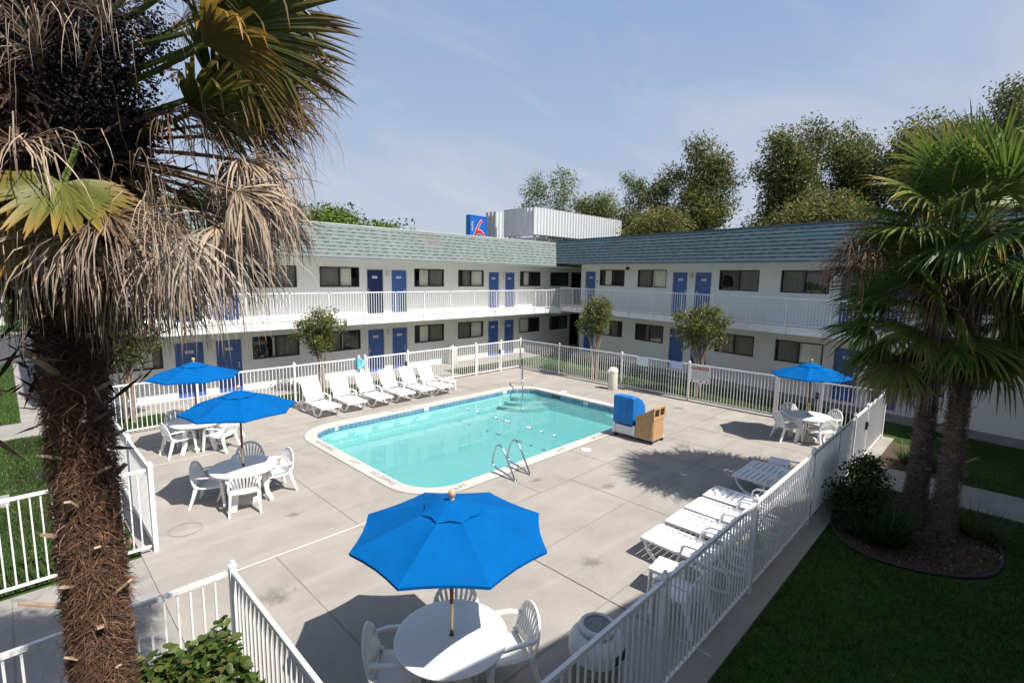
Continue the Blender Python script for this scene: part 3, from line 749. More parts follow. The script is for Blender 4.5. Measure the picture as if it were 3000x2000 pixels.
def six(mb, w, y, mi):
    pts = []
    for k in range(14):
        t_ = k / 13; pts.append((.36 - .98 * t_ ** .72 + .10 * t_ * t_, 8.72 - 1.42 * t_, w * (.7 + .35 * t_)))
    cx, cz, rr_ = .06, 7.30, .56
    ang0 = PI
    for k in range(1, 40):
        a = ang0 - 2 * PI * k / 39; pts.append((cx + rr_ * math.cos(a), cz + rr_ * 1.02 * math.sin(a), w * 1.05))
    for a, b in zip(pts[:-1], pts[1:]):
        d_ = Vector((b[0] - a[0], b[1] - a[1])); 
        if d_.length < 1e-6: continue
        d_.normalize(); n_ = Vector((-d_.y, d_.x)); e_ = .02
        mb.quad((a[0] - n_.x * a[2] - d_.x * e_, y, a[1] - n_.y * a[2] - d_.y * e_), (b[0] - n_.x * b[2] + d_.x * e_, y, b[1] - n_.y * b[2] + d_.y * e_), (b[0] + n_.x * b[2] + d_.x * e_, y, b[1] + n_.y * b[2] + d_.y * e_), (a[0] + n_.x * a[2] - d_.x * e_, y, a[1] + n_.y * a[2] - d_.y * e_), mi)
c = MB(); six(c, .155, -.205, 0); six(c, .115, -.212, 1)
c.build('number', [M['signwhite'], M['logo_red']], sg)
c = MB(); add_text(c, 'MOTEL', .24, (-.74, -.206, 8.25), (0, 0, 1), (-1, 0, 0)); c.build('lettering', M['signwhite'], sg)
c = MB(); c.b2((-.15, -.15, -.1), (.15, .15, 5.13)); c.build('post', M['steel'], sg)

# ------------------------------------------------------------------ fences
FH = 1.42
def fence(p0, p1, posts, label, gates=(), skip=(), h=FH, z0=0.0, name='picket_fence', wpost=.065):
    p0 = Vector((*p0, z0)); p1 = Vector((*p1, z0)); d_ = (p1 - p0); Ln = d_.length; d_.normalize()
    root = empty(name, p0, math.atan2(d_.y, d_.x), label, 'fence', 'white picket fences round the pool')
    for s_ in posts:
        m_ = MB(); m_.b2((s_ - wpost / 2, -wpost / 2, 0), (s_ + wpost / 2, wpost / 2, h + .05)); m_.box((s_, 0, h + .062), (wpost + .02, wpost + .02, .022), taper=.7)
        m_.lathe([(.012, h + .07), (.022, h + .082), (.024, h + .094), (.015, h + .106), (0, h + .11)], (s_, 0, 0), 8)
        m_.build('post', M['fence'], root)
    for i, (a, b) in enumerate(zip(posts[:-1], posts[1:])):
        if i in skip: continue
        gate = i in gates
        a2, b2 = a + wpost / 2 + (.03 if gate else .0), b - wpost / 2 - (.03 if gate else .0)
        m_ = MB(); 
        m_.b2((a2, -.02, h - .045), (b2, .02, h)); m_.b2((a2, -.018, .09), (b2, .018, .125))
        if gate:
            m_.b2((a2, -.02, .126), (a2 + .04, .02, h - .046)); m_.b2((b2 - .04, -.02, .126), (b2, .02, h - .046))
        if gate == 2 or (gate and i in DOUBLE): m_.b2((a2 + .041, -.016, h - .2), (b2 - .041, .016, h - .17))
        n_ = max(2, round((b2 - a2) / .112))
        top_ = h - .046
        for k in range(1, n_):
            x = a2 + (b2 - a2) * k / n_; x += rnd.uniform(-.002, .002)
            m_.b2((x - .0095, -.0095, .126), (x + .0095, .0095, top_))
        m_.build('gate' if gate else 'picket_panel', M['fence'], root)
        if gate:
            g_ = MB(); g_.b2((b2 - .10, -.06, .86), (b2 - .02, .06, 1.06)); g_.lathe([(.03, 0), (.03, .04), (0, .05)], (b2 - .06, -.06, .96), 10); g_.build('gate_lock', M['black'], root)
    return root
DOUBLE = ()
def pos(L_, *fixed): return list(fixed)
fence((1.45, 17.08), (18.0, 17.08), [0.0, 2.45, 5.35, 7.75, 8.0, 9.9, 12.2, 13.55, 15.15, 16.5], 'long white picket fence behind the far row of loungers', gates=(4, 7), skip=(3,))
fence((18.0, 17.02), (18.0, 2.3), [2.4, 5.75, 8.7, 11.75, 13.1, 14.72], 'white picket fence in front of the shaded wing carrying the rules sign', gates=(3,)).location
m_ = MB(); m_.b2((-.018, 14.63 - 17.02 + 2.4, FH - .045), (.018, 0, FH))
# the first bay of that fence, starting at the shared corner post
f2 = COL.objects[-1]
fence((1.6, 2.3), (17.93, 2.3), [.0, 3.12, 5.82, 8.80, 10.75, 12.32, 13.75, 16.33], 'near white picket fence running diagonally past the shaded lawn', gates=(5,))
fence((1.45, 17.0), (1.45, 9.55), [1.75, 3.6, 5.5, 7.45], 'white picket fence running back beside the left palm trunk')
fence((1.40, 9.55), (-6.2, 9.55), [2.4, 4.2, 6.0, 7.6], 'short white picket fence between lawn and concrete approach on the left')
fence((1.5, 5.62), (1.5, 2.36), [0, 2.35, 3.2], 'white picket fence beside the leafy hedge and the nearest umbrella')
fence((1.44, 5.62), (-6.0, 5.62), [2.5, 4.2, 5.8, 7.4], 'near left white picket fence crossing behind the palm trunk')
def first_bay(root_idx): pass
# fill the start bays (from the shared corner post to the first own post)
def bay(p0, p1, rootname_obj):
    root = rootname_obj; q0 = Vector((*p0, 0)) - root.location; q1 = Vector((*p1, 0)) - root.location
    rm = Matrix.Rotation(-root.rotation_euler.z, 3, 'Z'); q0 = rm @ q0; q1 = rm @ q1
    a, b = q0.x + .03, q1.x - .033; m_ = MB()
    m_.b2((a, -.02, FH - .045), (b, .02, FH)); m_.b2((a, -.018, .09), (b, .018, .125)); n_ = round((b - a) / .112)
    for k in range(1, n_):
        x = a + (b - a) * k / n_; m_.b2((x - .0095, -.0095, .126), (x + .0095, .0095, FH - .046))
    m_.build('picket_panel', M['fence'], root)
fr = [o for o in COL.objects if o.name.startswith('picket_fence')]
bay((18.0, 17.05), (18.0, 14.62), fr[1]); bay((1.45, 17.05), (1.45, 15.25), fr[3]); bay((1.42, 9.55), (-1.0, 9.55), fr[4]); bay((1.47, 5.62), (-1.06, 5.62), fr[6])

# ------------------------------------------------------------------ signs on the fence
def flat_sign(name, loc, w_, h_, mat, label, cat='sign', group='signs hung on the white fence'):
    o = empty(name, loc, -PI / 2, label, cat, group)
    return o
sg1 = flat_sign('sign', (17.955, 10.27, 1.06), .48, .32, 0, 'pale mint blank sign on the fence left of the lilac one')
m_ = MB(); m_.b2((-.24, -.006, 0), (.24, .006, .33)); m_.build('board', M['signmint'], sg1)
m_ = MB()
for k in range(4): m_.quad((-.18, -.0085, .27 - k * .065), (.18 - .05 * (k % 2), -.0085, .27 - k * .065), (.18 - .05 * (k % 2), -.0085, .285 - k * .065), (-.18, -.0085, .285 - k * .065))
m_.build('lettering', M['greyplastic'], sg1)
sg2 = flat_sign('sign', (17.955, 8.83, 1.15), .48, .25, 0, 'pale lilac blank sign on the fence beside the rules board')
m_ = MB(); m_.b2((-.24, -.006, 0), (.24, .006, .25)); m_.build('board', M['signlilac'], sg2)
m_ = MB()
for k in range(3): m_.quad((-.18, -.0085, .19 - k * .065), (.18 - .05 * (k % 2), -.0085, .19 - k * .065), (.18 - .05 * (k % 2), -.0085, .205 - k * .065), (-.18, -.0085, .205 - k * .065))
m_.build('lettering', M['signmint'], sg2)
sg3 = flat_sign('sign', (17.95, 7.88, .75), .72, .6, 0, 'white board with red POOL RULES heading on the fence')
m_ = MB(); m_.b2((-.36, -.006, 0), (.36, .006, .62)); m_.build('board', M['signwhite'], sg3)
m_ = MB(); m_.quad((-.33, -.0085, .48), (.33, -.0085, .48), (.33, -.0085, .60), (-.33, -.0085, .60)); m_.build('heading', M['signred'], sg3)
m_ = MB(); add_text(m_, 'POOL RULES', .105, (0, -.0115, .54), (1, 0, 0), (0, 0, 1), 0); m_.build('lettering', M['signwhite'], sg3)
m_ = MB(); rr = random.Random(4)
for k in range(8):
    x = -.31; z = .43 - k * .044
    while x < .27:
        w_ = rr.uniform(.03, .11); m_.quad((x, -.0085, z), (min(.31, x + w_), -.0085, z), (min(.31, x + w_), -.0085, z + .015), (x, -.0085, z + .015)); x += w_ + .022
m_.build('small_print', M['inkgrey'], sg3)
m_ = MB(); 
for x in (-.3, .05, .28): m_.quad((x - .03, -.0085, .03), (x + .03, -.0085, .03), (x + .03, -.0085, .09), (x - .03, -.0085, .09))
m_.build('pictogram', M['signred'], sg3)
# light blue rescue-gear holder on the far fence
rg = empty('rescue_holder', (9.22, 17.0, .95), 0, 'light blue rescue gear holder hung on the far fence', 'pool safety gear')
m_ = MB(); prof = [(-.16, 0)] + [(-.16 + .32 * math.sin(PI * k / 12), .55 * k / 12) for k in range(1, 12)] + [(-.16, .55)]
n_ = len(prof); m_.add([(x, -.07, z) for x, z in prof] + [(x, .04, z) for x, z in prof], [tuple(range(n_)), tuple(range(n_, 2 * n_))[::-1]] + [(i, n_ + i, n_ + (i + 1) % n_, (i + 1) % n_) for i in range(n_)]); m_.build('case', M['skyblue'], rg)
m_ = MB(); m_.tube([(-.1, -.08, .1), (.04, -.085, .18), (.06, -.085, .36), (-.08, -.08, .46)], .018, 6); m_.build('rope', M['signwhite'], rg)

# ------------------------------------------------------------------ furniture
def arc_pts(f, n): return [f(k / n) for k in range(n + 1)]
def make_chair():
    t = empty('armchair', (0, 0, 0), 0, '', 'chair')
    P = M['plastic']
    s_ = MB()    # seat: shallow dished slab with waterfall front
    N = 8; rows = []
    for j in range(N + 1):
        y = -.21 + .46 * j / N; z = .405 + .035 * (j / N) - .018 * math.sin(PI * j / N) - (.03 if j == N else 0)
        for i in range(7):
            x = -.235 + .47 * i / 6; rows.append((x * (1 + .06 * j / N), y, z - .012 * math.sin(PI * i / 6)))
    nv = len(rows); rows2 = [(x, y, z - .022) for x, y, z in rows]
    fs = []
    for j in range(N):
        for i in range(6):
            a = j * 7 + i; fs.append((a, a + 1, a + 8, a + 7)); fs.append((nv + a, nv + a + 7, nv + a + 8, nv + a + 1))
    edge = list(range(7)) + [j * 7 + 6 for j in range(1, N + 1)] + [N * 7 + i for i in range(5, -1, -1)] + [j * 7 for j in range(N - 1, 0, -1)]
    for a, b in zip(edge, edge[1:] + edge[:1]): fs.append((a, nv + a, nv + b, b))
    s_.add(rows + rows2, fs, 0, True)
    s_.prism([(-.245, .255, .40), (0, .27, .41), (.245, .255, .40)], (.02, .06)); s_.build('seat', P, t)
    b_ = MB()    # back: arched rim, fan of slats, lower band
    def rim(a):
        q_ = max(0.0, math.sin(a)); return (.262 * math.cos(a), -.245 - .085 * q_ ** .8, .50 + .345 * q_ ** .75)
    b_.prism([(-.245, -.20, .39)] + [rim(PI - PI * k / 18) for k in range(19)] + [(.245, -.20, .39)], (.045, .022), up=(0, 1, 0))
    b_.prism([(-.24, -.215, .45), (0, -.245, .45), (.24, -.215, .45)], (.016, .10))
    for k in range(-4, 5):
        a = PI / 2 - k * .285; e_ = rim(a); x0 = k * .046
        b_.prism([(x0, -.238 + abs(k) * .005, .49), ((x0 + e_[0]) / 2 * .97, (-.24 + e_[1]) / 2 - .012, (.49 + e_[2]) / 2), (e_[0] * .985, e_[1] + .002, e_[2] - .006)], (.033, .014), up=(0, 1, 0))
    b_.build('backrest', P, t)
    for sx in (-1, 1):
        a_ = MB(); a_.prism([(sx * .25, -.25, .62), (sx * .285, -.13, .635), (sx * .298, .05, .635), (sx * .29, .19, .62), (sx * .28, .235, .575), (sx * .275, .25, .50)], (.05, .026)); a_.build('armrest', P, t)
        l_ = MB(); l_.prism([(sx * .262, .25, .51), (sx * .262, .262, .40), (sx * .275, .30, 0)], (.062, .05), (.04, .034), up=(1, 0, 0)); l_.build('leg', P, t)
        l_ = MB(); l_.prism([(sx * .235, -.2, .44), (sx * .245, -.25, .25), (sx * .265, -.335, 0)], (.075, .045), (.042, .034), up=(1, 0, 0)); l_.build('leg', P, t)
    return t
chair0 = make_chair(); used = False
def chair_at(bx, by, tx, ty, label):
    """back top at (bx,by), facing (tx,ty)"""
    global used
    d_ = Vector((tx - bx, ty - by, 0)).normalized(); c_ = Vector((bx, by, 0)) + d_ * .31
    o = place(chair0, used, (c_.x, c_.y, .001), math.atan2(d_.y, d_.x) - PI / 2, label, 'white plastic armchairs round the umbrella tables'); used = True
    return o
T3, T2, T1, T4 = (3.13, 3.92), (3.12, 10.53), (3.28, 14.55), (16.12, 3.80)
chair_at(3.64, 4.47, *T3, 'white armchair behind the nearest umbrella pole')
chair_at(2.44, 4.50, *T3, 'white armchair in shade left of the nearest table')
chair_at(3.99, 3.52, *T3, 'white armchair right of the nearest table by the bin')
chair_at(2.91, 9.86, *T2, 'white armchair with its back to us at the second table left of the pool')
chair_at(2.38, 11.03, *T2, 'shaded white armchair on the fence side of the second table')
chair_at(4.03, 10.60, *T2, 'sunlit white armchair seen side on at the pool side of the second table')
chair_at(3.57, 11.58, *T2, 'white armchair behind the second table showing only its fan back')
chair_at(2.51, 14.38, 3.3, 14.5, 'white armchair side on left of the farthest left table')
chair_at(2.98, 15.55, *T1, 'shaded white armchair behind the farthest left table near the fence')
chair_at(3.86, 13.80, *T1, 'white armchair with low back band showing under the second umbrella edge')
chair_at(4.3, 14.95, *T1, 'white armchair mostly hidden behind the second umbrella at the far left table')
chair_at(15.50, 4.42, *T4, 'white armchair at the pool side of the right hand table')
chair_at(15.72, 3.15, *T4, 'white armchair nearest the diagonal fence at the right hand table')
chair_at(16.80, 4.52, *T4, 'white armchair behind the right hand table against the rules fence')
chair_at(16.92, 3.28, *T4, 'white armchair far right of the right hand table')
chair_at(6.12, 2.44, 6.25, 3.5, 'white armchair seen through the near fence between bin and side table')

def make_table():
    t = empty('round_table', (0, 0, 0), 0, '', 'table')
    m_ = MB(); m_.lathe([(.03, .70), (.50, .698), (.575, .69), (.605, .70), (.612, .712), (.606, .724), (.59, .728), (.03, .73)], (0, 0, 0), 56, cap=False)
    m_.lathe([(.03, .73), (.03, .70)], (0, 0, 0), 16, cap=False); m_.lathe([(.54, .665), (.56, .665), (.56, .69), (.54, .69), (.54, .665)], (0, 0, 0), 40, cap=False); m_.build('tabletop', M['plastic'], t)
    for k in range(4):
        a = R(22 + 90 * k); c_, s2 = math.cos(a), math.sin(a); m_ = MB()
        m_.prism([(.40 * c_, .40 * s2, .69), (.40 * c_, .40 * s2, .45), (.43 * c_, .43 * s2, .2), (.52 * c_, .52 * s2, 0)], (.13, .05), (.085, .045), up=(c_, s2, 0)); m_.build('leg', M['plastic'], t)
    return t
table0 = make_table(); tused = False
for (x, y), lb, a in ((T3, 'round white table under the nearest blue umbrella', .3), (T2, 'round white table half in shade left of the pool', .5), (T1, 'round white table by the fence farthest left', .2), (T4, 'round white shaded table in the far right corner', .9)):
    place(table0, tused, (x, y, .001), a, lb, 'round white tables by the pool'); tused = True
def make_umbrella():
    t = empty('umbrella', (0, 0, 0), 0, '', 'umbrella')
    NR = 8; RE, ZE, ZA = 1.04, 1.915, 2.235
    c_ = MB(); rows = 7; per = 4
    def pt(k, j, i, dz=0):
        a0, a1 = R(25 + 45 * k), R(25 + 45 * (k + 1)); f = i / per
        r_ = .05 + (RE - .05) * j / rows
        x = (math.cos(a0) * (1 - f) + math.cos(a1) * f) * r_; y = (math.sin(a0) * (1 - f) + math.sin(a1) * f) * r_
        sagr = 1 - .035 * math.sin(PI * f) * (j / rows) ** 2
        zr = ZA - (ZA - ZE) * (j / rows) ** 1.12 - .022 * math.sin(PI * f) * math.sin(PI * min(1, j / rows))
        return (x * sagr, y * sagr, zr + dz)
    for k in range(NR):
        for j in range(rows):
            for i in range(per): c_.quad(pt(k, j, i), pt(k, j + 1, i), pt(k, j + 1, i + 1), pt(k, j, i + 1))
        for i in range(per): c_.quad(pt(k, rows, i), pt(k, rows, i, -.028), pt(k, rows, i + 1, -.028), pt(k, rows, i + 1))
    c_.build('canopy', M['umbrella'], t)
    c_ = MB()
    def vt(k, j, i):
        a0, a1 = R(25 + 45 * k), R(25 + 45 * (k + 1)); f = i / 2; r_ = .03 + .30 * j / 3
        s2 = 1 - .09 * math.sin(PI * f) * (j / 3) ** 2
        return ((math.cos(a0) * (1 - f) + math.cos(a1) * f) * r_ * s2, (math.sin(a0) * (1 - f) + math.sin(a1) * f) * r_ * s2, 2.268 - .105 * (j / 3) ** 1.15 + .012 * math.sin(PI * f) * (j / 3))
    for k in range(NR):
        for j in range(3):
            for i in range(2): c_.quad(vt(k, j, i), vt(k, j + 1, i), vt(k, j + 1, i + 1), vt(k, j, i + 1))
    c_.build('vent_cap', M['umbrella'], t)
    m_ = MB(); m_.tube([(0, 0, .10), (0, 0, .78)], .019, 10); m_.tube([(0, 0, 1.10), (0, 0, 2.24)], .021, 10); m_.build('pole', M['wood_red'], t)
    m_ = MB(); m_.tube([(0, 0, .80), (0, 0, 1.10)], .0222, 10); m_.build('ferrule', M['brass'], t)
    m_ = MB(); m_.lathe([(.022, 2.26), (.03, 2.275), (.02, 2.29), (.032, 2.305), (.040, 2.33), (.036, 2.355), (.02, 2.372), (0, 2.378)], (0, 0, 0), 16); m_.build('finial', M['wood_pale'], t)
    for k in range(NR):
        a = R(25 + 45 * k); m_ = MB(); m_.tube([(.04 * math.cos(a), .04 * math.sin(a), ZA - .035), (RE * .985 * math.cos(a), RE * .985 * math.sin(a), ZE - .012)], .009, 6)
        m_.tube([(.03 * math.cos(a), .03 * math.sin(a), 1.78), (.52 * math.cos(a), .52 * math.sin(a), ZA - .19)], .008, 6); m_.build('rib', M['wood_pale'], t)
    m_ = MB(); m_.lathe([(.05, 1.76), (.05, 1.80), (.03, 1.82)], (0, 0, 0), 12); m_.build('runner', M['wood_red'], t)
    m_ = MB(); m_.lathe([(.26, 0), (.27, .03), (.255, .07), (.10, .11), (.045, .13), (.045, .25), (.0, .25)], (0, 0, 0), 32); m_.build('base', M['cream'], t)
    return t
umb0 = make_umbrella(); uused = False
for (x, y), lb, a, tl in ((T3, 'nearest blue umbrella at the bottom of the photo', 0, (0, 0)), (T2, 'blue umbrella left of the pool with its shadow on the deck', .12, (.0, -.008)), (T1, 'farthest left blue umbrella in front of blue doors', .3, (0, 0)), (T4, 'blue umbrella in the far right corner behind palm fronds', .5, (-.02, 0))):
    o = place(umb0, uused, (x, y, .001), a, lb, 'blue umbrellas over the tables'); uused = True
    o.rotation_euler = (tl[0], tl[1], a)

def make_lounger():
    t = empty('sun_lounger', (0, 0, 0), 0, '', 'sun lounger'); P = M['plastic']; W = .62
    s_ = MB(); n_ = 10
    def zs(y): return .335 + .015 * math.cos(y * 4) 
    for k in range(n_):
        y0 = -.05 - k * .107; y1 = y0 - .083; s_.add([(-W / 2 + .03, y0, zs(y0)), (W / 2 - .03, y0, zs(y0)), (W / 2 - .03, y1, zs(y1)), (-W / 2 + .03, y1, zs(y1)), (-W / 2 + .03, y0, zs(y0) - .02), (W / 2 - .03, y0, zs(y0) - .02), (W / 2 - .03, y1, zs(y1) - .02), (-W / 2 + .03, y1, zs(y1) - .02)],
              [(0, 1, 2, 3), (7, 6, 5, 4), (0, 4, 5, 1), (1, 5, 6, 2), (2, 6, 7, 3), (3, 7, 4, 0)])
    s_.prism([(-W / 2, .0, .30), (-W / 2, -.02, .335), (-W / 2, -.6, .335), (-W / 2, -1.16, .345)], (.05, .04)); s_.prism([(W / 2, .0, .30), (W / 2, -.02, .335), (W / 2, -.6, .335), (W / 2, -1.16, .345)], (.05, .04))
    s_.prism([(-W / 2, -.01, .325), (W / 2, -.01, .325)], (.055, .045)); s_.build('seat', P, t)
    b_ = MB(); A = Vector((0, -1.13, .36)); B = Vector((0, -1.50, .965)); d_ = (B - A)
    nrm = Vector((0, d_.z, -d_.y)).normalized()
    for k in range(9):
        a = A + d_ * (.03 + k * .105); b = A + d_ * (.03 + k * .105 + .078); sag = -.02 * math.sin(PI * k / 8); o_ = nrm * sag
        P8 = [a + o_, b + o_]; vs = []
        for off in (0, -.02):
            for q in P8:
                for sx in (-1, 1): vs.append((sx * (W / 2 - .04), q.y + nrm.y * off, q.z + nrm.z * off))
        b_.add(vs, [(0, 1, 3, 2), (4, 6, 7, 5), (0, 4, 5, 1), (2, 3, 7, 6), (0, 2, 6, 4), (1, 5, 7, 3)])
    for sx in (-1, 1): b_.prism([(sx * (W / 2 - .02), A.y, A.z), (sx * (W / 2 - .02), (A.y + B.y) / 2, (A.z + B.z) / 2 - .005), (sx * (W / 2 - .02), B.y, B.z)], (.042, .035), up=(0, 1, 0))
    b_.prism([(-W / 2 + .02, B.y, B.z), (0, B.y - .01, B.z + .015), (W / 2 - .02, B.y, B.z)], (.04, .05)); b_.build('backrest', P, t)
    for sx in (-1, 1):
        x = sx * W / 2
        l_ = MB(); l_.prism([(x, -.06, .315), (x, -.12, .18), (x, -.27, .05), (x, -.42, .018), (x, -.55, .05), (x, -.64, .18), (x, -.68, .32)], (.035, .042), up=(1, 0, 0)); l_.build('leg', P, t)
        l_ = MB(); l_.prism([(x, -.98, .32), (x, -1.04, .16), (x, -1.16, .03), (x, -1.30, .018), (x, -1.42, .06), (x, -1.47, .2), (x, -1.40, .36), (x, -1.2, .36)], (.035, .042), up=(1, 0, 0)); l_.build('leg', P, t)
        a_ = MB(); a_.prism([(x, -.70, .345), (x * 1.04, -.72, .47), (x * 1.06, -.78, .525), (x * 1.06, -.95, .54), (x * 1.06, -1.12, .54), (x * 1.03, -1.2, .52)], (.045, .03), up=(0, 0, 1)); a_.prism([(x, -1.12, .36), (x * 1.03, -1.13, .53)], (.03, .03), up=(1, 0, 0)); a_.build('armrest', P, t)
    return t
lg0 = make_lounger(); lused = False
ordn = ['first', 'second', 'third', 'fourth', 'fifth', 'sixth']
for k, x in enumerate((7.07, 7.97, 8.97, 9.90, 10.83, 11.62)):
    place(lg0, lused, (x, 14.92 + .03 * math.sin(k * 2.1), .001), PI + rnd.uniform(-.035, .035) + (.0 if k < 2 else -.05) + PI, f'{ordn[k]} sunlit white lounger from the left in the row by the far fence', 'white sun loungers beyond the pool'); lused = True
for o in [q for q in COL.objects if q.name.startswith('sun_lounger')]: o.rotation_euler.z += PI
nm = ['nearest low white lounger beside the small side table, fully in sun', 'second low white lounger from the near side table, in sun', 'white lounger half in palm shade, third from the near side table', 'white lounger wholly in palm shade, fourth from the near side table', 'shaded white lounger behind the gap along the near fence', 'farthest shaded white lounger along the near fence, dappled']
for k, x in enumerate((7.43, 8.24, 9.0, 9.77, 11.27, 11.93)):
    o = copy_tree(lg0); o.location = (x, 3.92, .001); o.rotation_euler = (0, 0, rnd.uniform(-.03, .03)); o['label'] = nm[k]; o['group'] = 'white sun loungers along the near fence'
for o in [q for q in COL.objects if q.name.startswith('sun_lounger') and q['group'].endswith('pool')]:
    # feet point at the pool: local -y is the head, so turn half round
    o.rotation_euler.z = PI + rnd.uniform(-.04, .04)
def make_side():
    t = empty('side_table', (0, 0, 0), 0, '', 'side table'); m_ = MB(); m_.b2((-.21, -.21, .37), (.21, .21, .40)); m_.b2((-.2, -.2, .335), (-.18, .2, .369)); m_.b2((.18, -.2, .335), (.2, .2, .369)); m_.b2((-.179, -.2, .335), (.179, -.18, .369)); m_.b2((-.179, .18, .335), (.179, .2, .369)); m_.build('tabletop', M['plastic'], t, .006)
    for sx in (-1, 1):
        for sy in (-1, 1): m_ = MB(); m_.prism([(sx * .18, sy * .18, .37), (sx * .19, sy * .19, 0)], (.045, .045)); m_.build('leg', M['plastic'], t)
    return t
s0 = make_side(); place(s0, False, (6.55, 3.16, .001), .1, 'small white side table beside the nearest low lounger by the fence', 'small white side tables')
place(s0, True, (12.25, 15.55, .001), .2, 'small white side table right of the far lounger row', 'small white side tables')
place(s0, True, (12.5, 3.45, .001), .2, 'small white side table past the farthest shaded lounger', 'small white side tables')

# ------------------------------------------------------------------ pool lift, rails, bins, floats
lf = empty('pool_lift', (12.35, 6.6, 0), 0, 'pool lift with bright blue cover and tan slatted battery box', 'pool lift')
m_ = MB(); m_.b2((-.02, .02, .10), (.62, 1.30, .16)); m_.b2((-.05, .58, .161), (.58, 1.28, .36)); m_.b2((-.06, .62, .22), (-.051, 1.24, .30)); m_.b2((-.08, 1.22, .12), (.0, 1.30, .42)); m_.b2((-.08, .56, .12), (.0, .64, .42)); m_.build('base', M['signwhite'], lf, .008)
m_ = MB()     # fitted cover over the seat: tall front, sloping rounded back
pr = [(-.08, .42), (-.08, 1.20), (-.04, 1.23), (.20, 1.21), (.42, 1.10), (.58, .90), (.62, .66), (.60, .44)]; n_ = len(pr)
N2 = 9; vs = []
for k in range(N2):
    y = .63 + .67 * k / (N2 - 1); b_ = 1 - .03 * (abs(k - 4) / 4) ** 4
    for (x, z) in pr: vs.append((x * b_ + .012 * math.sin(k * 2.1 + z * 9) + .27 * (1 - b_), y, .42 + (z - .42) * b_ + .008 * math.sin(k * 1.7 + x * 11)))
fs = [tuple(range(n_)), tuple((N2 - 1) * n_ + i for i in range(n_))[::-1]]
for k in range(N2 - 1):
    for i in range(n_): a = k * n_ + i; b = k * n_ + (i + 1) % n_; fs.append((a, a + n_, b + n_, b))
m_.add(vs, fs, 0, False); m_.build('cover', M['cover'], lf, .012)
m_ = MB()     # tan slatted box: side planks with sloped top, slatted end
def topz(y): return .74 + (1.02 - .74) * max(0.0, 1 - (y - .02) / .53) ** 1.2
for k in range(6):
    y0 = .02 + k * .088; y1 = y0 + .082
    for x0, x1 in ((-.07, -.045), (.555, .58)):
        za, zb = topz(y0), topz(y1)
        m_.add([(x0, y0, .14), (x1, y0, .14), (x1, y1, .14), (x0, y1, .14), (x0, y0, za), (x1, y0, za), (x1, y1, zb), (x0, y1, zb)], [(0, 3, 2, 1), (4, 5, 6, 7), (0, 1, 5, 4), (1, 2, 6, 5), (2, 3, 7, 6), (3, 0, 4, 7)])
for k in range(6):
    x0 = -.042 + k * .0985; x1 = x0 + .088; m_.b2((x0, .0, .14), (x1, .025, .70))
m_.b2((-.07, -.012, .70), (.58, .022, .77)); m_.b2((-.07, -.012, .985), (.58, .03, 1.035))
for x in (-.07, .225, .52): m_.b2((x, -.008, .771), (x + .06, .02, .984))
m_.b2((-.04, .022, .98), (.55, .10, 1.0)); m_.build('battery_box', M['tan'], lf)
m_ = MB(); m_.b2((-.04, .03, .15), (.55, .53, .70)); m_.build('box_lining', M['wood_red'], lf)
for x in (-.02, .56):
    for y in (.06, 1.22):
        m_ = MB(); m_.tube([(x - .03, y, .05), (x + .03, y, .05)], .05, 14); m_.build('wheel', M['black'], lf)
def loop_rail(x, label):
    o = empty('grab_rail', (x, 7.5, 0), 0, label, 'grab rail', 'steel ladder rails at the pool edge')
    m_ = MB(); m_.tube([(0, 0, 0), (0, .14, .24), (0, .30, .50), (0, .42, .66), (0, .52, .715), (0, .62, .66), (0, .70, .46), (0, .745, .28), (0, .72, .19), (0, .62, .13), (0, .40, .10), (0, .2, .07), (0, .06, .0)], .02, 10)
    m_.build('tube', M['chrome'], o)
    m_ = MB(); m_.lathe([(.05, 0), (.05, .02), (.03, .03)], (0, .0, 0.005), 14); m_.build('flange', M['chrome'], o)
loop_rail(7.79, 'steel ladder rail nearer the big umbrella at the pool edge'); loop_rail(8.30, 'steel ladder rail farther from the big umbrella at the pool edge')
o = empty('handrail', (15.25, 14.4, 0), 0, 'single steel handrail over the corner steps of the pool', 'handrail')
m_ = MB(); m_.tube([(0, 0, 0), (0, 0, .5), (-.03, -.03, .78), (-.12, -.12, .86), (-.5, -.5, .80), (-.95, -.95, .52), (-1.05, -1.05, .40), (-1.06, -1.06, -.6)], .021, 10); m_.build('tube', M['chrome'], o)
m_ = MB(); m_.lathe([(.05, 0), (.05, .02), (.03, .03)], (0, 0, .005), 14); m_.build('flange', M['chrome'], o)
fl = empty('float_rope', (11.2, 13.9, -.13), 0, 'rope of small blue and white floats across the pool', 'float rope')
fy = [13.16, 12.64, 11.71, 11.25, 11.13, 10.3, 10.19, 9.72, 9.2]
m_ = MB(); pts = [(0, .19, .03)] + [(.01 * math.sin(k * 2), y - 13.9, .012) for k, y in enumerate(fy)] + [(0, 8.26 - 13.9, .03)]; m_.tube(pts, .004, 6); m_.build('rope', M['skyblue'], fl)
for y in fy:
    m_ = MB(); m_.lathe([(.012, -.06), (.032, -.05), (.042, -.025), (.044, 0), (.042, .025), (.032, .05), (.012, .06)], (0, 0, 0), 14); rx = Matrix.Rotation(PI / 2, 3, 'X')
    m_.mi = [1 if abs(sum(m_.v[i][2] for i in f) / len(f)) > .045 else 0 for f in m_.f]
    m_.xf(lambda p_: rx @ Vector(p_)); m_.xf(lambda p_: (p_[0], p_[1] + y - 13.9, p_[2] + .015)); m_.build('float', [M['signwhite'], M['logo_blue']], fl)
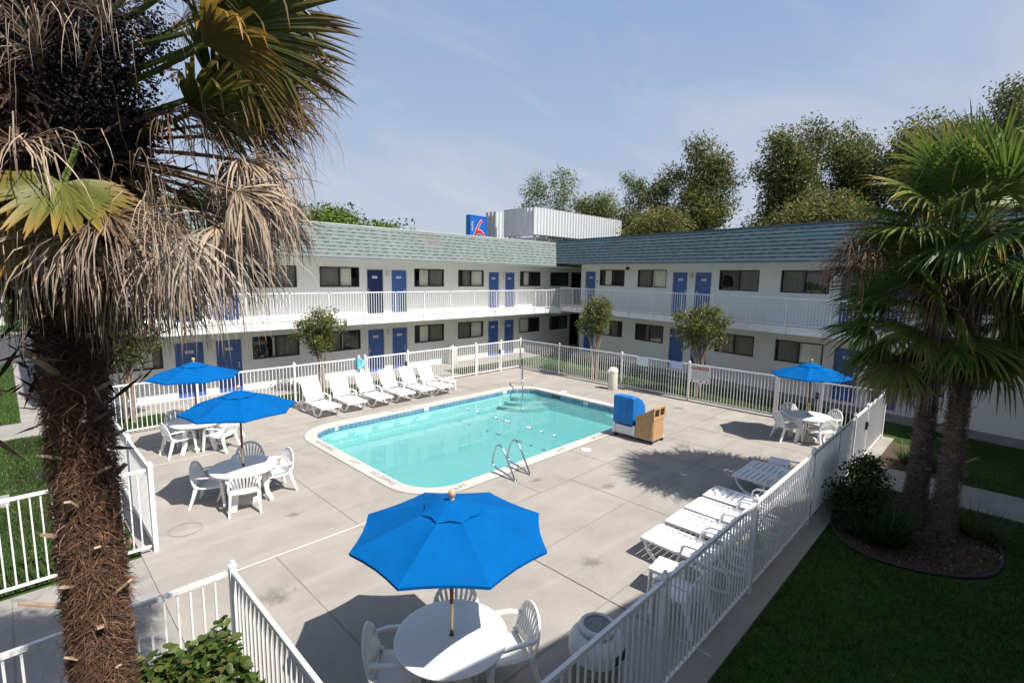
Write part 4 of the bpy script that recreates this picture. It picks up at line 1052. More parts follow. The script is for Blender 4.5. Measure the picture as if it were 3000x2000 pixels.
# bins
b = empty('litter_bin', (4.24, 2.80, -.0), 0, 'round pebble bin with pale dome lid and ash tray behind the near fence', 'bin')
m_ = MB(); m_.lathe([(.27, .0), (.28, .02), (.28, .57), (.27, .59)], (0, 0, 0), 36); m_.build('body', M['aggregate'], b)
m_ = MB(); m_.lathe([(.30, .57), (.305, .59), (.305, .68), (.285, .745), (.23, .80), (.19, .81)], (0, 0, 0), 36); m_.lathe([(.12, .81), (.14, .815), (.185, .82), (.20, .845), (.20, .875), (.18, .895), (.155, .895), (.15, .88)], (0, 0, 0), 36, cap=False); m_.build('lid', M['greyplastic'], b)
m_ = MB(); m_.lathe([(.15, .875), (0, .878)], (0, 0, 0), 30); m_.build('ash_tray', M['ash'], b)
m_ = MB(); m_.b2((-.12, -.308, .61), (.12, -.20, .70)); m_.build('opening', M['black'], b)
m_ = MB(); 
for k, ch in enumerate('TRASH'):
    a = R(205 + k * 9); add_text(m_, ch, .09, (.2815 * math.cos(a), .2815 * math.sin(a), .42), (-math.sin(a), math.cos(a), 0), (0, 0, 1))
m_.build('lettering', M['ink'], b)
for (x, y, h_, r_, lb, a) in ((17.40, 11.27, .92, .19, 'cream cylinder bin with domed top standing by the rules fence', 2.6), (16.07, 20.1, .9, .24, 'cream cylinder bin against the wall behind the far fence', 4.2)):
    b = empty('litter_bin', (x, y, 0), a, lb, 'bin')
    m_ = MB(); m_.lathe([(r_, 0), (r_ + .01, .02), (r_, h_ * .78), (r_, h_ * .8)], (0, 0, 0), 28); m_.build('body', M['cream'], b)
    m_ = MB(); m_.lathe([(r_ + .012, h_ * .8), (r_ + .012, h_ * .86), (r_ * .93, h_ * .94), (r_ * .6, h_ * .99), (0, h_)], (0, 0, 0), 28); m_.build('lid', M['cream'], b)
    m_ = MB(); m_.tube([(r_ * .75, 0, h_ * .82), (r_ + .03, 0, h_ * .82)], .09, 16); m_.build('opening', M['soffit'], b)
o = MB(); o.lathe([(.10, 0), (.17, .02), (.19, .1), (.16, .2), (.08, .25), (0, .26)], (0, 0, 0), 14, sx=1.2); q = o.build('rock', M['terracotta']); q.location = (.52, 9.95, 0); tag(q, 'reddish rock on the lawn behind the left picket fence', 'rock')

# ------------------------------------------------------------------ planting
def tree_limbs(mb, base, targets, r0, lean=(0, 0), seg=7, fork=.45):
    for tx, ty, tz in targets:
        p0 = Vector(base); p3 = Vector((tx, ty, tz)); h_ = p3.z - p0.z
        p1 = p0 + Vector((lean[0] * .3, lean[1] * .3, h_ * fork)); pm = p1.lerp(p3, .5) + Vector((0, 0, h_ * .06))
        pts = []
        for k in range(9):
            s_ = k / 8; q = (p0 * (1 - s_) ** 3 + p1 * 3 * s_ * (1 - s_) ** 2 + pm * 3 * s_ * s_ * (1 - s_) + p3 * s_ ** 3); pts.append(q + Vector((rnd.uniform(-1, 1), rnd.uniform(-1, 1), 0)) * r0 * .25)
        mb.tube(pts, [r0 * (1 - .85 * k / 8) for k in range(9)], seg)
def clumps(blobs, nc, nl, sig, pal, w, size, asp, var=.2, cvar=.22, shell=.6):
    """leaf clumps inside ellipsoid blobs"""
    bl = np.array(blobs, float); vol = bl[:, 3] * bl[:, 4] * bl[:, 5]; idx = rng.choice(len(bl), nc, p=vol / vol.sum())
    d_ = unit(rng.normal(size=(nc, 3))); r_ = (shell + (1 - shell) * rng.random((nc, 1))) * (rng.random((nc, 1)) ** .33) ** .6
    C = bl[idx, :3] + d_ * r_ * bl[idx, 3:6]
    ci = np.repeat(np.arange(nc), nl); L_ = C[ci] + rng.normal(size=(nc * nl, 3)).clip(-1.7, 1.7) * np.array([sig, sig, sig * .8])
    cc = 1 + cvar * rng.normal(size=(nc, 1)); cols = (pick_cols(nc * nl, pal, w, var) * cc[ci]).clip(.004, .9)
    V, F, c_ = leafcloud(L_, size, asp, cols); return V, F, c_, C
def tree(name, label, cat, base, blobs, nc, nl, sig, pal, w, size, asp, r0, nlimb, bark, leafm='leaf', group=None, stems=1, fork=.45, flowers=None, spread=.12):
    root = empty(name, base, 0, label, cat, group)
    rb = [(x - base[0], y - base[1], z - base[2], a, b_, c_) for x, y, z, a, b_, c_ in blobs]
    V, F, c_, C = clumps(rb, nc, nl, sig, pal, w, size, asp)
    npmesh('crown', V, F, M[leafm], root, c_)
    if flowers:
        top = C[C[:, 2] > np.quantile(C[:, 2], .45)]; P_ = top[rng.choice(len(top), flowers[0])] + rng.normal(size=(flowers[0], 3)) * sig * 1.1
        V, F, c2 = leafcloud(P_, flowers[1], .9, pick_cols(len(P_), flowers[2], None, .1)); npmesh('blossom', V, F, M['leaf'], root, c2)
    t_ = MB(); idx = rng.choice(len(C), nlimb, replace=False)
    for n_, i in enumerate(idx):
        s_ = n_ % stems; b0 = (spread * math.cos(s_ * 2.4) * (stems > 1), spread * math.sin(s_ * 2.4) * (stems > 1), -.05); tree_limbs(t_, b0, [tuple(C[i])], r0 * (.75 if stems > 1 else 1), fork=fork)
    t_.build('trunk', bark, root)
    return root
MY = [(.075, .105, .022), (.11, .135, .03), (.16, .16, .045), (.22, .15, .06)]
FLW = [(.75, .70, .58), (.55, .45, .30), (.70, .68, .62)]
def myrtle(x, y, rx, z0, z1, label, nc=70, seed=0, stems=3):
    c_ = (z0 + z1) / 2; h_ = (z1 - z0) / 2
    blobs = [(x, y, c_, rx * .8, rx * .8, h_ * .95), (x + rx * .35, y - rx * .2, c_ + h_ * .15, rx * .6, rx * .6, h_ * .7), (x - rx * .4, y + rx * .3, c_ - .05, rx * .6, rx * .6, h_ * .75), (x - rx * .2, y - rx * .35, c_ + h_ * .2, rx * .5, rx * .5, h_ * .7)]
    tree('crape_myrtle', label, 'tree', (x, y, 0), blobs, int(nc * 1.5), 50, .12, MY, (.35, .35, .2, .1), .085, .5, .055, 12, M['bark'], group='crape myrtles beside the building', stems=stems, flowers=(230, .05, FLW), fork=.42, spread=.1)
myrtle(8.25, 18.2, .9, 1.35, 3.45, 'crape myrtle with pale seed heads behind the loungers on the left', 75)
myrtle(2.4, 18.4, 1.05, 1.5, 3.6, 'crape myrtle half hidden by dead palm fronds on the left', 80, stems=2)
myrtle(18.75, 13.15, .85, 1.5, 3.95, 'crape myrtle with white flowers in front of the far blue door', 75)
myrtle(18.9, 8.35, 1.2, 1.55, 3.85, 'widest crape myrtle before the middle blue doors of the shaded wing', 105, stems=4)

# far trees
def far(px, py, dist):   # point at horizontal distance along the ray of photo pixel (3000 px wide photo)
    d_ = fwd + R2 * ((px - 1500) / F_PX) - U2 * ((py - 1000) / F_PX); h_ = math.hypot(d_.x, d_.y); return CAMP + d_ * (dist / h_)
def fartree(name, label, px, ptop, wpx, dist, pal, w, kind, nc, nl, leafsize, group, zb=4.0, asp=.55, leafm='leaf', sig=None, cut=.25):
    top = far(px, ptop, dist); base = (top.x, top.y, -.05); dep = (Vector((top.x, top.y, 0)) - Vector((0, 0, 0))).dot(Vector((fwd.x, fwd.y, 0)).normalized())
    hw = wpx / 2 / F_PX * dep; H_ = top.z
    rr = random.Random(int(px)); blobs = []
    if kind == 'round':
        for k in range(9): a = rr.uniform(0, 2 * PI); f = rr.uniform(.15, .62); blobs.append((top.x + hw * f * math.cos(a), top.y + hw * f * math.sin(a), zb + (H_ - zb) * rr.uniform(.35, .72), hw * .5, hw * .5, (H_ - zb) * .27))
        blobs.append((top.x, top.y, zb + (H_ - zb) * .62, hw * .6, hw * .6, (H_ - zb) * .37))
    elif kind == 'tall':
        for k in range(17):
            s_ = k / 16; a = rr.uniform(0, 2 * PI); ww = hw * (.52 + .55 * math.sin(PI * (.10 + .84 * s_))); off = ww * rr.uniform(.2, .62)
            blobs.append((top.x + off * math.cos(a), top.y + off * math.sin(a), zb + (H_ - zb) * (.08 + .84 * s_), ww * .55, ww * .55, (H_ - zb) * .10))
    elif kind == 'spire':
        for k in range(9):
            s_ = k / 8; a = rr.uniform(0, 2 * PI); off = hw * .25; blobs.append((top.x + off * math.cos(a), top.y + off * math.sin(a), zb + (H_ - zb) * (.1 + .82 * s_), hw * (.85 - .3 * s_), hw * (.85 - .3 * s_), (H_ - zb) * .09))
    else:   # airy: upright wispy sprays
        for k in range(16): x_ = rr.uniform(-1, 1); a = rr.uniform(0, 2 * PI); blobs.append((top.x + R2.x * hw * x_ + .6 * math.cos(a), top.y + R2.y * hw * x_ + .6 * math.sin(a), zb + (H_ - zb) * rr.uniform(.2, .82) * (1 - .35 * abs(x_)), hw * .26, hw * .26, (H_ - zb) * .24))
    tree(name, label, 'tree', base, blobs, nc, nl, sig or hw * .13, [tuple(min(.6, q * 1.0) for q in c_) for c_ in pal], w, leafsize * .72, asp, .22 if kind != 'airy' else .1, 14 if kind != 'airy' else 22, M['bark_dark'], leafm, group, fork=.6, stems=1 if kind != 'airy' else 5, spread=.8)
DEC = [(.09, .15, .022), (.13, .19, .03), (.18, .22, .05)]
PIN = [(.075, .10, .028), (.12, .14, .036), (.17, .165, .05), (.22, .175, .07)]
EUC = [(.115, .135, .05), (.16, .17, .062), (.20, .195, .08)]
YEL = [(.15, .19, .045), (.21, .225, .06), (.13, .155, .06)]
GL, GR_ = 'green trees beyond the sunlit roof', 'dark trees beyond the shaded roof'
for a in ((1125, 632, 150, 46, 'spreading thin green tree farthest right beyond the sunlit roof', 70), (955, 588, 290, 44, 'dense green tree beyond the sunlit roof next to the palm thatch', 150), (800, 555, 280, 46, 'green tree beyond the sunlit roof behind the dead palm thatch', 150), (560, 560, 330, 44, 'green tree seen through gaps in the left palm thatch', 130), (380, 565, 330, 46, 'green tree behind the left palm trunk, right of its axis', 120), (60, 600, 360, 60, 'green tree at the far left edge of the photo behind the palm', 110)):
    fartree('leafy_tree', a[4], a[0], a[1], a[2], a[3], DEC, (.35, .4, .25), 'round', a[5], 75, .36, GL, zb=4.0, sig=.6)
fartree('wispy_tree', 'pale yellow green wispy tree behind the white roof screen', 1640, 500, 340, 62, YEL, (.4, .3, .3), 'airy', 420, 80, .36, GR_, zb=4.5, asp=.35, sig=.5)
fartree('wispy_tree', 'airy green shrub tree above the right end of the roof screen', 1790, 535, 240, 62, YEL + PIN[1:3], (.25, .15, .2, .2, .2), 'airy', 340, 80, .34, GR_, zb=4.0, asp=.4, sig=.5)
def pine(name, label, *a, nc=240, nl=80, size=.34, kind='tall', pal=PIN, w=(.3, .35, .22, .13), sig=.55, zb=3.5): fartree(name, label, *a, pal, w, kind, nc, int(nl * 1.7), size, GR_, leafm='needle', asp=.4, sig=sig, zb=zb)
pine('slim_tree', 'slim dark tree rising behind the roof screen end', 1872, 500, 120, 58, nc=95, pal=EUC, w=(.4, .4, .2), kind='spire', sig=.45)
pine('slim_tree', 'slim grey green tree left of the big broad pine', 1960, 490, 150, 52, nc=120, pal=EUC + PIN[:1], w=(.3, .3, .2, .2), kind='spire', sig=.5)
pine('pine_tree', 'broad tall pine standing alone against the sky above the shaded roof', 2085, 402, 185, 50, nc=260)
pine('bushy_tree', 'low bushy olive tree at the foot of the broad pine', 1940, 590, 240, 44, nc=150, w=(.1, .3, .35, .25), kind='round')
pine('bushy_tree', 'low bushy tree filling the gap right of the screen end', 1850, 600, 200, 60, nc=120, w=(.1, .4, .35, .15), kind='round')
pine('bushy_tree', 'low thin tree in the bright gap between the two big pines', 2200, 640, 90, 52, nc=22, pal=EUC, w=(.4, .4, .2), kind='round')
pine('pine_tree', 'dark bushy pine with dense lower skirt left of the right palms', 2315, 382, 185, 46, nc=260)
pine('slim_tree', 'pale slender tree between two dark pines left of the right palms', 2395, 360, 170, 52, nc=150, pal=EUC, w=(.3, .4, .3), kind='spire', sig=.5)
pine('pine_tree', 'dark pine just left of the taller palm crown', 2505, 362, 200, 50, nc=240, w=(.4, .35, .15, .1))
pine('bushy_tree', 'dull olive bushy pine low over the shaded roof by the palms', 2400, 530, 320, 40, nc=240, w=(.1, .3, .35, .25), kind='round')
pine('pine_tree', 'round topped dark pine behind the taller palm crown', 2740, 308, 280, 48, nc=280, w=(.4, .35, .15, .1), kind='round', zb=6)
pine('slim_tree', 'tall slender tree at the right edge above the palms', 2950, 242, 180, 50, nc=190, pal=EUC + PIN[:1], w=(.3, .3, .2, .2), kind='spire')
pine('slim_tree', 'slender tree half cut by the right edge of the photo', 3060, 330, 210, 46, nc=120, pal=EUC, w=(.3, .4, .3), kind='spire')

# --- fan palms
GRN = np.array([(.085, .145, .030), (.12, .18, .035), (.17, .21, .045)])
def frond(base, hub, droop, span, L_, nseg, col, tipcol, dead=0.0, roll=0.0, seed=0, width=.05, split=.45):
    """fan leaf: petiole base->hub, then nseg pleated segments; returns V,F,col"""
    rr = np.random.default_rng(seed); b_ = np.array(base, float); h_ = np.array(hub, float)
    d_ = h_ - b_; d_ /= max(np.linalg.norm(d_), 1e-6); z = np.array([0, 0, 1.]); s_ = np.cross(d_, z)
    if np.linalg.norm(s_) < .1: s_ = np.cross(d_, np.array([1., 0, 0]))
    s_ /= np.linalg.norm(s_); n_ = np.cross(s_, d_)
    s2 = s_ * math.cos(roll) + n_ * math.sin(roll); n2 = np.cross(s2, d_); s_, n_ = s2, n2
    V, F, C = [], [], []
    def addq(vs, cs):
        o = len(V); V.extend(vs); C.extend(cs); F.append((o, o + 1, o + 2, o + 3))
    # petiole: two crossed strips sagging under its own weight
    np_ = 7; sag = .06 * np.linalg.norm(h_ - b_)
    P = [b_ + (h_ - b_) * t - z * sag * 4 * t * (t - 1) * -1 * (-1 if dead else 1) * .6 for t in np.linspace(0, 1, np_)]
    pc = np.array((.10, .13, .035)) if dead < .5 else np.array((.20, .13, .08))
    for a, c in zip(P[:-1], P[1:]):
        for w_ in (s_ * .018, n_ * .014): addq([a - w_, a + w_, c + w_ * .8, c - w_ * .8], [pc] * 4)
    K = 6
    for k in range(nseg):
        f = (k + .5) / nseg * 2 - 1; a = f * span / 2 + rr.normal() * (.02 + .20 * dead)
        Ls = L_ * (1 - .22 * abs(f) ** 2) * (1 + rr.normal() * (.05 + .10 * dead)) * (.55 + .45 * min(1, (1.15 - abs(f)) * 3))
        dr = d_ * math.cos(a) + s_ * math.sin(a) + n_ * (.10 - .25 * abs(f)) * (1 - dead)
        dr /= np.linalg.norm(dr); sd = np.cross(dr, n_); sd /= max(np.linalg.norm(sd), 1e-6)
        bendp = .35 + .35 * rr.random(); dd = droop * (1 + .35 * rr.normal()); pts = []; p = h_.copy(); cur = dr.copy(); nd = 0
        broken = rr.random() < (.22 if dead < .5 else .5)
        for j in range(K + 1):
            pts.append(p.copy()); t = j / K
            g = dd * (.15 + 1.9 * max(0, t - .25)) * .42
            if broken and t > bendp: g += 1.1
            if dead: g *= 1.1 + .8 * rr.random(); cur = cur + rr.normal(size=3) * .17 * dead
            cur = cur - z * g; cur /= np.linalg.norm(cur); p = p + cur * Ls / K
        c0 = np.array(col) * (1 + (.14 + .30 * (dead > .5)) * rr.normal()); tc = np.array(tipcol) * (1 + (.18 + .2 * (dead > .5)) * rr.normal())
        wmax = width * (1 - .3 * abs(f)) * (1 - .45 * dead)
        prof = [.16, .62, 1.0, .95, .72, .42, .04]
        shr = rr.random() * dead
        for j in range(K):
            w0, w1 = wmax * prof[j], wmax * prof[j + 1]
            tb = min(1, max(0, (j / K - split) / (1 - split))); tb1 = min(1, max(0, ((j + 1) / K - split) / (1 - split)))
            ca = np.clip(c0 * (1 - tb) + tc * tb, .004, .9); cb_ = np.clip(c0 * (1 - tb1) + tc * tb1, .004, .9)
            fold = n_ * (.55 if dead < .5 else .30) * (1 + 1.2 * shr); a0, a1 = pts[j], pts[j + 1]
            sgn = 1
            for side in (-1, 1):
                e0 = a0 + (sd * side * .5 + fold * .5) * w0; e1 = a1 + (sd * side * .5 + fold * .5) * w1
                addq([a0, a1, e1, e0], [ca, cb_, cb_ * .97, ca * .97])
    return np.array(V), np.array(F), np.array(C)
def palm(label, base, ztop, r0, r1, nfib, seed, nst, zst, grey=0):
    root = empty('fan_palm', base, 0, label, 'palm tree'); rr = np.random.default_rng(seed)
    t = MB(); n_ = 44; seg = 26; vs = []
    for i in range(n_ + 1):
        s_ = i / n_; z = ztop * s_; r_ = r0 + (r1 - r0) * s_ + .015 * math.sin(z * 23) + .01 * rr.normal() + (.10 * math.exp(-z * 2.2))
        for k in range(seg): a = 2 * PI * k / seg; q = r_ * (.93 + .07 * rr.random()); vs.append((q * math.cos(a), q * math.sin(a), z - .06))
    t.add(vs, [(i * seg + k, i * seg + (k + 1) % seg, (i + 1) * seg + (k + 1) % seg, (i + 1) * seg + k) for i in range(n_) for k in range(seg)])
    for k in range(nst):       # cut leaf bases left on the trunk
        z = .2 + (zst - .2) * (k + rr.random() * .5) / nst; a = k * 2.399 + rr.random() * .35; r_ = r0 + (r1 - r0) * z / ztop - .02; L_ = .05 + .09 * rr.random()
        if rr.random() < .12: L_ *= 2.2
        c_, s_ = math.cos(a), math.sin(a); upz = .5 + .6 * rr.random()
        t.prism([(r_ * c_, r_ * s_, z), ((r_ + .035) * c_, (r_ + .035) * s_, z + .025 * upz), ((r_ + L_) * c_, (r_ + L_) * s_, z + L_ * upz * .8)], (.055, .026), (.036, .014), mi=1)
    t.build('trunk', [M['palmtrunk2'] if grey else M['palmtrunk'], M['stub']], root)
    # hairy fibre wrap
    z = rr.random(nfib) * ztop; a = rr.random(nfib) * 2 * PI; s_ = z / ztop; r_ = r0 + (r1 - r0) * s_ + .10 * np.exp(-z * 2.2)
    C = np.stack([r_ * np.cos(a), r_ * np.sin(a), z], 1); rad = np.stack([np.cos(a), np.sin(a), 0 * a], 1); tan = np.stack([-np.sin(a), np.cos(a), 0 * a], 1)
    d_ = unit(tan * rr.normal(size=(nfib, 1)) * 1.1 + rad * (.28 * rr.random((nfib, 1)) - .02) + np.array([0, 0, 1.]) * (rr.normal(size=(nfib, 1)) * .35 - .28))
    L_ = .04 + .10 * rr.random((nfib, 1)); wv = unit(np.cross(d_, rad)) * (.0014 + .0022 * rr.random((nfib, 1))); mid = C + d_ * L_ * .55 + rad * .018; tip = C + d_ * L_ - np.array([0, 0, .03])
    V = np.stack([C - wv, C + wv, mid + wv, mid - wv, tip + wv * .3, tip - wv * .3], 1).reshape(-1, 3); o = np.arange(nfib)[:, None] * 6
    F = np.concatenate([o + np.array([[0, 1, 2, 3]]), o + np.array([[3, 2, 4, 5]])])
    pal_ = [(.125, .064, .039), (.185, .10, .062), (.075, .04, .025), (.26, .16, .108)] if not grey else [(.19, .135, .10), (.27, .205, .155), (.10, .07, .05), (.34, .27, .21)]
    cols = pick_cols(nfib, pal_, (.4, .3, .2, .1), .2)
    npmesh('trunk_fibre', V, F, M['fibre'], root, np.repeat(cols, 6, 0))
    return root, rr
m_, nt_, p_, o_ = newmat('palm_trunk'); v_ = objco(nt_, (1, 1, 3))
nt_.links.new(ramp(nt_, noise(nt_, 9, 6, .7, v_, 1.0), [(.3, (.035, .019, .012)), (.55, (.10, .056, .036)), (.75, (.165, .10, .066))]), p_.inputs['Base Color']); p_.inputs['Roughness'].default_value = .95
nt_.links.new(bump(nt_, noise(nt_, 16, 6, .75, v_, 1.0), 1, .04), p_.inputs['Normal']); M['palmtrunk'] = m_
m_, nt_, p_, o_ = newmat('palm_trunk_grey'); v_ = objco(nt_, (1, 1, 4))
nt_.links.new(ramp(nt_, noise(nt_, 9, 6, .7, v_, 1.0), [(.3, (.07, .05, .036)), (.55, (.19, .14, .105)), (.75, (.30, .235, .185))]), p_.inputs['Base Color']); p_.inputs['Roughness'].default_value = .95
nt_.links.new(bump(nt_, noise(nt_, 16, 6, .75, v_, 1.0), 1, .04), p_.inputs['Normal']); M['palmtrunk2'] = m_
STUBMAT = simple('leaf_base_', (.36, .255, .18)) if False else None
M['stub'] = simple('leaf_base', (.36, .255, .18), .8, var=.3, vs=10)
def add_frond(root, base, hub, **kw):
    O_ = np.array(root.location); V, F, C = frond(np.array(base) - O_, np.array(hub) - O_, **kw)
    npmesh('frond', V, F, M['dry' if kw.get('dead', 0) > .5 else 'frond'], root, C)
STRAW = (.33, .25, .175); PINK = (.37, .29, .225); BRN = (.135, .085, .052); GREY = (.42, .37, .32)
# left palm
LP = (.30, 4.4, -.02)
lp, rr = palm('tall hairy fan palm filling the left side with hanging dead thatch', LP, 6.6, .168, .15, 26000, 3, 64, 4.6)
camp = np.array((0, 0, 4.6))
def px3(px, py, y=None, dep=None):
    d_ = np.array(fwd) + np.array(R2) * ((px - 1500) / F_PX) - np.array(U2) * ((py - 1000) / F_PX)
    return camp + d_ * dep
DEP = 3.27   # depth of the palm axis along the view
top = np.array((.33, 4.4, 5.3))
def LF(hpx, hpy, dd, bpz=5.3, **kw):
    add_frond(lp, (top[0], top[1], bpz), px3(hpx, hpy, dep=DEP + dd), **kw)
G1, G2, G3 = (.055, .085, .016), (.075, .10, .02), (.14, .145, .03); OR = (.34, .16, .03); YL = (.27, .22, .055)
# the big living leaves
LF(655, 95, -.25, 5.7, droop=.22, span=3.5, L_=.84, nseg=46, col=G2, tipcol=(.24, .15, .06), roll=1.15, seed=1, width=.05)
LF(625, 260, .05, 5.45, droop=.55, span=3.0, L_=.72, nseg=42, col=G1, tipcol=(.24, .15, .07), roll=1.0, seed=2, width=.045)
LF(660, 10, .30, 5.8, droop=.30, span=3.2, L_=.75, nseg=38, col=G2, tipcol=OR, roll=.8, seed=3, width=.045)
LF(540, -60, -.25, 5.9, droop=.75, span=2.8, L_=.85, nseg=36, col=G3, tipcol=(.30, .2, .08), roll=.9, seed=4, width=.05)
LF(420, -60, -.5, 5.9, droop=1.0, span=2.4, L_=.62, nseg=26, col=G2, tipcol=(.25, .17, .07), roll=.0, seed=5, width=.05)
LF(600, 130, -.4, 5.6, droop=.9, span=1.9, L_=.55, nseg=22, col=(.17, .14, .03), tipcol=OR, roll=.6, seed=6, width=.05)
LF(560, 330, -.1, 5.3, droop=.7, span=2.4, L_=.6, nseg=30, col=(.10, .12, .025), tipcol=(.26, .17, .06), roll=.9, seed=13, width=.045)
LF(730, 40, .1, 5.9, droop=.25, span=2.8, L_=.7, nseg=34, col=G1, tipcol=(.2, .13, .06), roll=1.2, seed=14, width=.045)
LF(40, -40, -.3, 5.8, droop=.85, span=2.6, L_=.95, nseg=34, col=G3, tipcol=(.36, .24, .13), roll=-.8, seed=7, width=.045)
LF(-90, 60, .1, 5.8, droop=.8, span=2.6, L_=.9, nseg=34, col=G2, tipcol=(.32, .2, .1), roll=-.6, seed=8, width=.045)
LF(-60, 330, -.2, 5.4, droop=.9, span=2.2, L_=.75, nseg=28, col=G3, tipcol=OR, roll=-.7, seed=9, width=.045)
# yellow leaf hanging face on to the camera, with a second one below it
add_frond(lp, px3(262, 300, dep=DEP - .22), px3(182, 540, dep=DEP - .60), droop=.10, span=4.3, L_=.41, nseg=40, col=(.17, .18, .042), tipcol=(.36, .22, .05), roll=.12, seed=10, width=.058, split=.5)
add_frond(lp, px3(150, 420, dep=DEP - .4), px3(95, 610, dep=DEP - .5), droop=.3, span=2.0, L_=.48, nseg=18, col=(.22, .17, .04), tipcol=OR, roll=.2, seed=11, width=.05, split=.3)
add_frond(lp, px3(300, 330, dep=DEP + .1), px3(345, 480, dep=DEP + .3), droop=.4, span=2.8, L_=.55, nseg=28, col=(.06, .09, .02), tipcol=(.14, .12, .04), roll=.9, seed=12, width=.045)
# dead leaves hanging
def dead(hpx, hpy, dd, L_, sd, col=STRAW, tip=PINK, span=2.0, nseg=34, bz=5.3, dr=1.5, w_=.030): LF(hpx, hpy, dd, bz, droop=dr * rr.uniform(.45, 1.1), span=span * 1.1, L_=L_ * 1.04, nseg=int(nseg * 1.75), col=col, tipcol=tip, dead=.85, roll=rr.uniform(-1.2, 1.2), seed=sd, width=w_ * rr.uniform(.45, .85), split=.2)
k = 100
for (hx, hy, dd, L_, c_, t_, sp, ns) in (
    (545, 690, -.35, .72, GREY, STRAW, 2.6, 60), (760, 590, .05, .52, GREY, STRAW, 2.4, 54), (600, 400, .1, .62, BRN, STRAW, 3.0, 46), (700, 470, -.1, .62, STRAW, PINK, 2.6, 50),
    (455, 640, -.5, .66, PINK, STRAW, 2.4, 46), (380, 700, -.3, .62, STRAW, PINK, 2.6, 46), (640, 660, -.2, .62, STRAW, GREY, 2.6, 54), (520, 560, .2, .8, BRN, STRAW, 2.8, 46),
    (300, 620, -.55, .6, BRN, PINK, 2.4, 40), (230, 690, -.45, .5, STRAW, PINK, 2.6, 36), (100, 680, -.45, .55, PINK, STRAW, 2.6, 36), (30, 640, -.4, .7, PINK, GREY, 2.6, 40), (-40, 560, -.1, .8, STRAW, PINK, 2.6, 40),
    (60, 420, -.5, .7, STRAW, PINK, 2.0, 32), (0, 250, -.4, .75, PINK, STRAW, 2.0, 32), (110, 160, -.55, .6, STRAW, PINK, 1.8, 24), (800, 300, .15, .52, BRN, (.2, .13, .09), 2.6, 44), (850, 210, .3, .5, BRN, BRN, 2.4, 36), (720, 360, .3, .7, BRN, STRAW, 2.6, 44),
    (480, 330, -.2, .5, BRN, BRN, 2.2, 30), (430, 800, .3, .6, BRN, STRAW, 2.6, 40), (560, 780, .25, .5, STRAW, GREY, 2.6, 44), (-20, 760, .2, .7, BRN, STRAW, 2.6, 40), (90, 800, .1, .55, BRN, STRAW, 2.6, 40), (320, 830, -.1, .5, BRN, STRAW, 2.6, 40), (800, 640, .35, .40, GREY, STRAW, 2.2, 44), (690, 560, -.35, .55, STRAW, PINK, 2.0, 40), (500, 830, -.1, .42, STRAW, PINK, 2.4, 36),
    (420, 560, -.2, .7, BRN, STRAW, 2.8, 44), (350, 560, .3, .8, (.10, .065, .045), BRN, 2.8, 44), (200, 560, .3, .8, (.10, .065, .045), BRN, 2.8, 44), (640, 520, .35, .7, BRN, GREY, 2.6, 48), (590, 600, .0, .75, GREY, STRAW, 2.4, 54), (700, 640, .2, .5, BRN, STRAW, 2.6, 50), (260, 780, -.2, .5, BRN, STRAW, 2.6, 40), (20, 520, .4, .8, BRN, STRAW, 2.8, 44),
    (530, 60, .4, .8, BRN, STRAW, 2.4, 36), (300, 60, -.6, .6, STRAW, PINK, 1.6, 20), (180, 0, -.6, .7, STRAW, PINK, 1.6, 22)):
    dead(hx, hy, dd, L_, k, c_, t_, sp, ns); k += 1
# dark fruit bunches hanging in the crown
for n_, (fx, fy_, dd, s_) in enumerate(((255, 330, -.35, 1.0), (360, 210, -.2, .9), (170, 200, -.4, .9), (330, 480, -.15, .8), (110, 430, -.3, .7), (440, 120, .1, .8), (230, 90, -.4, 1.0), (420, 380, .05, .7), (300, 20, -.3, 1.0), (80, 60, -.35, .9))):
    c_ = px3(fx, fy_, dep=DEP + dd) - np.array(LP); N_ = 1100
    P_ = c_ + rng.normal(size=(N_, 3)) * np.array([.085, .085, .15]) * s_; V, F, cc = leafcloud(P_, .022, .95, pick_cols(N_, [(.010, .009, .012), (.018, .015, .02), (.045, .03, .025)], (.5, .35, .15)), jit=.2)
    npmesh('fruit_bunch', V, F, M['fibre'], lp, cc)
# shaggy dark core under the crown
N_ = 9000; P_ = np.array((.05, 0, 5.25)) + rng.normal(size=(N_, 3)) * np.array([.20, .20, .55]); V, F, cc = leafcloud(P_, .20, .09, pick_cols(N_, [(.07, .04, .028), (.03, .018, .014), (.15, .10, .07)], (.4, .4, .2)), updroop=-.6); npmesh('crown_fibre', V, F, M['fibre'], lp, cc)

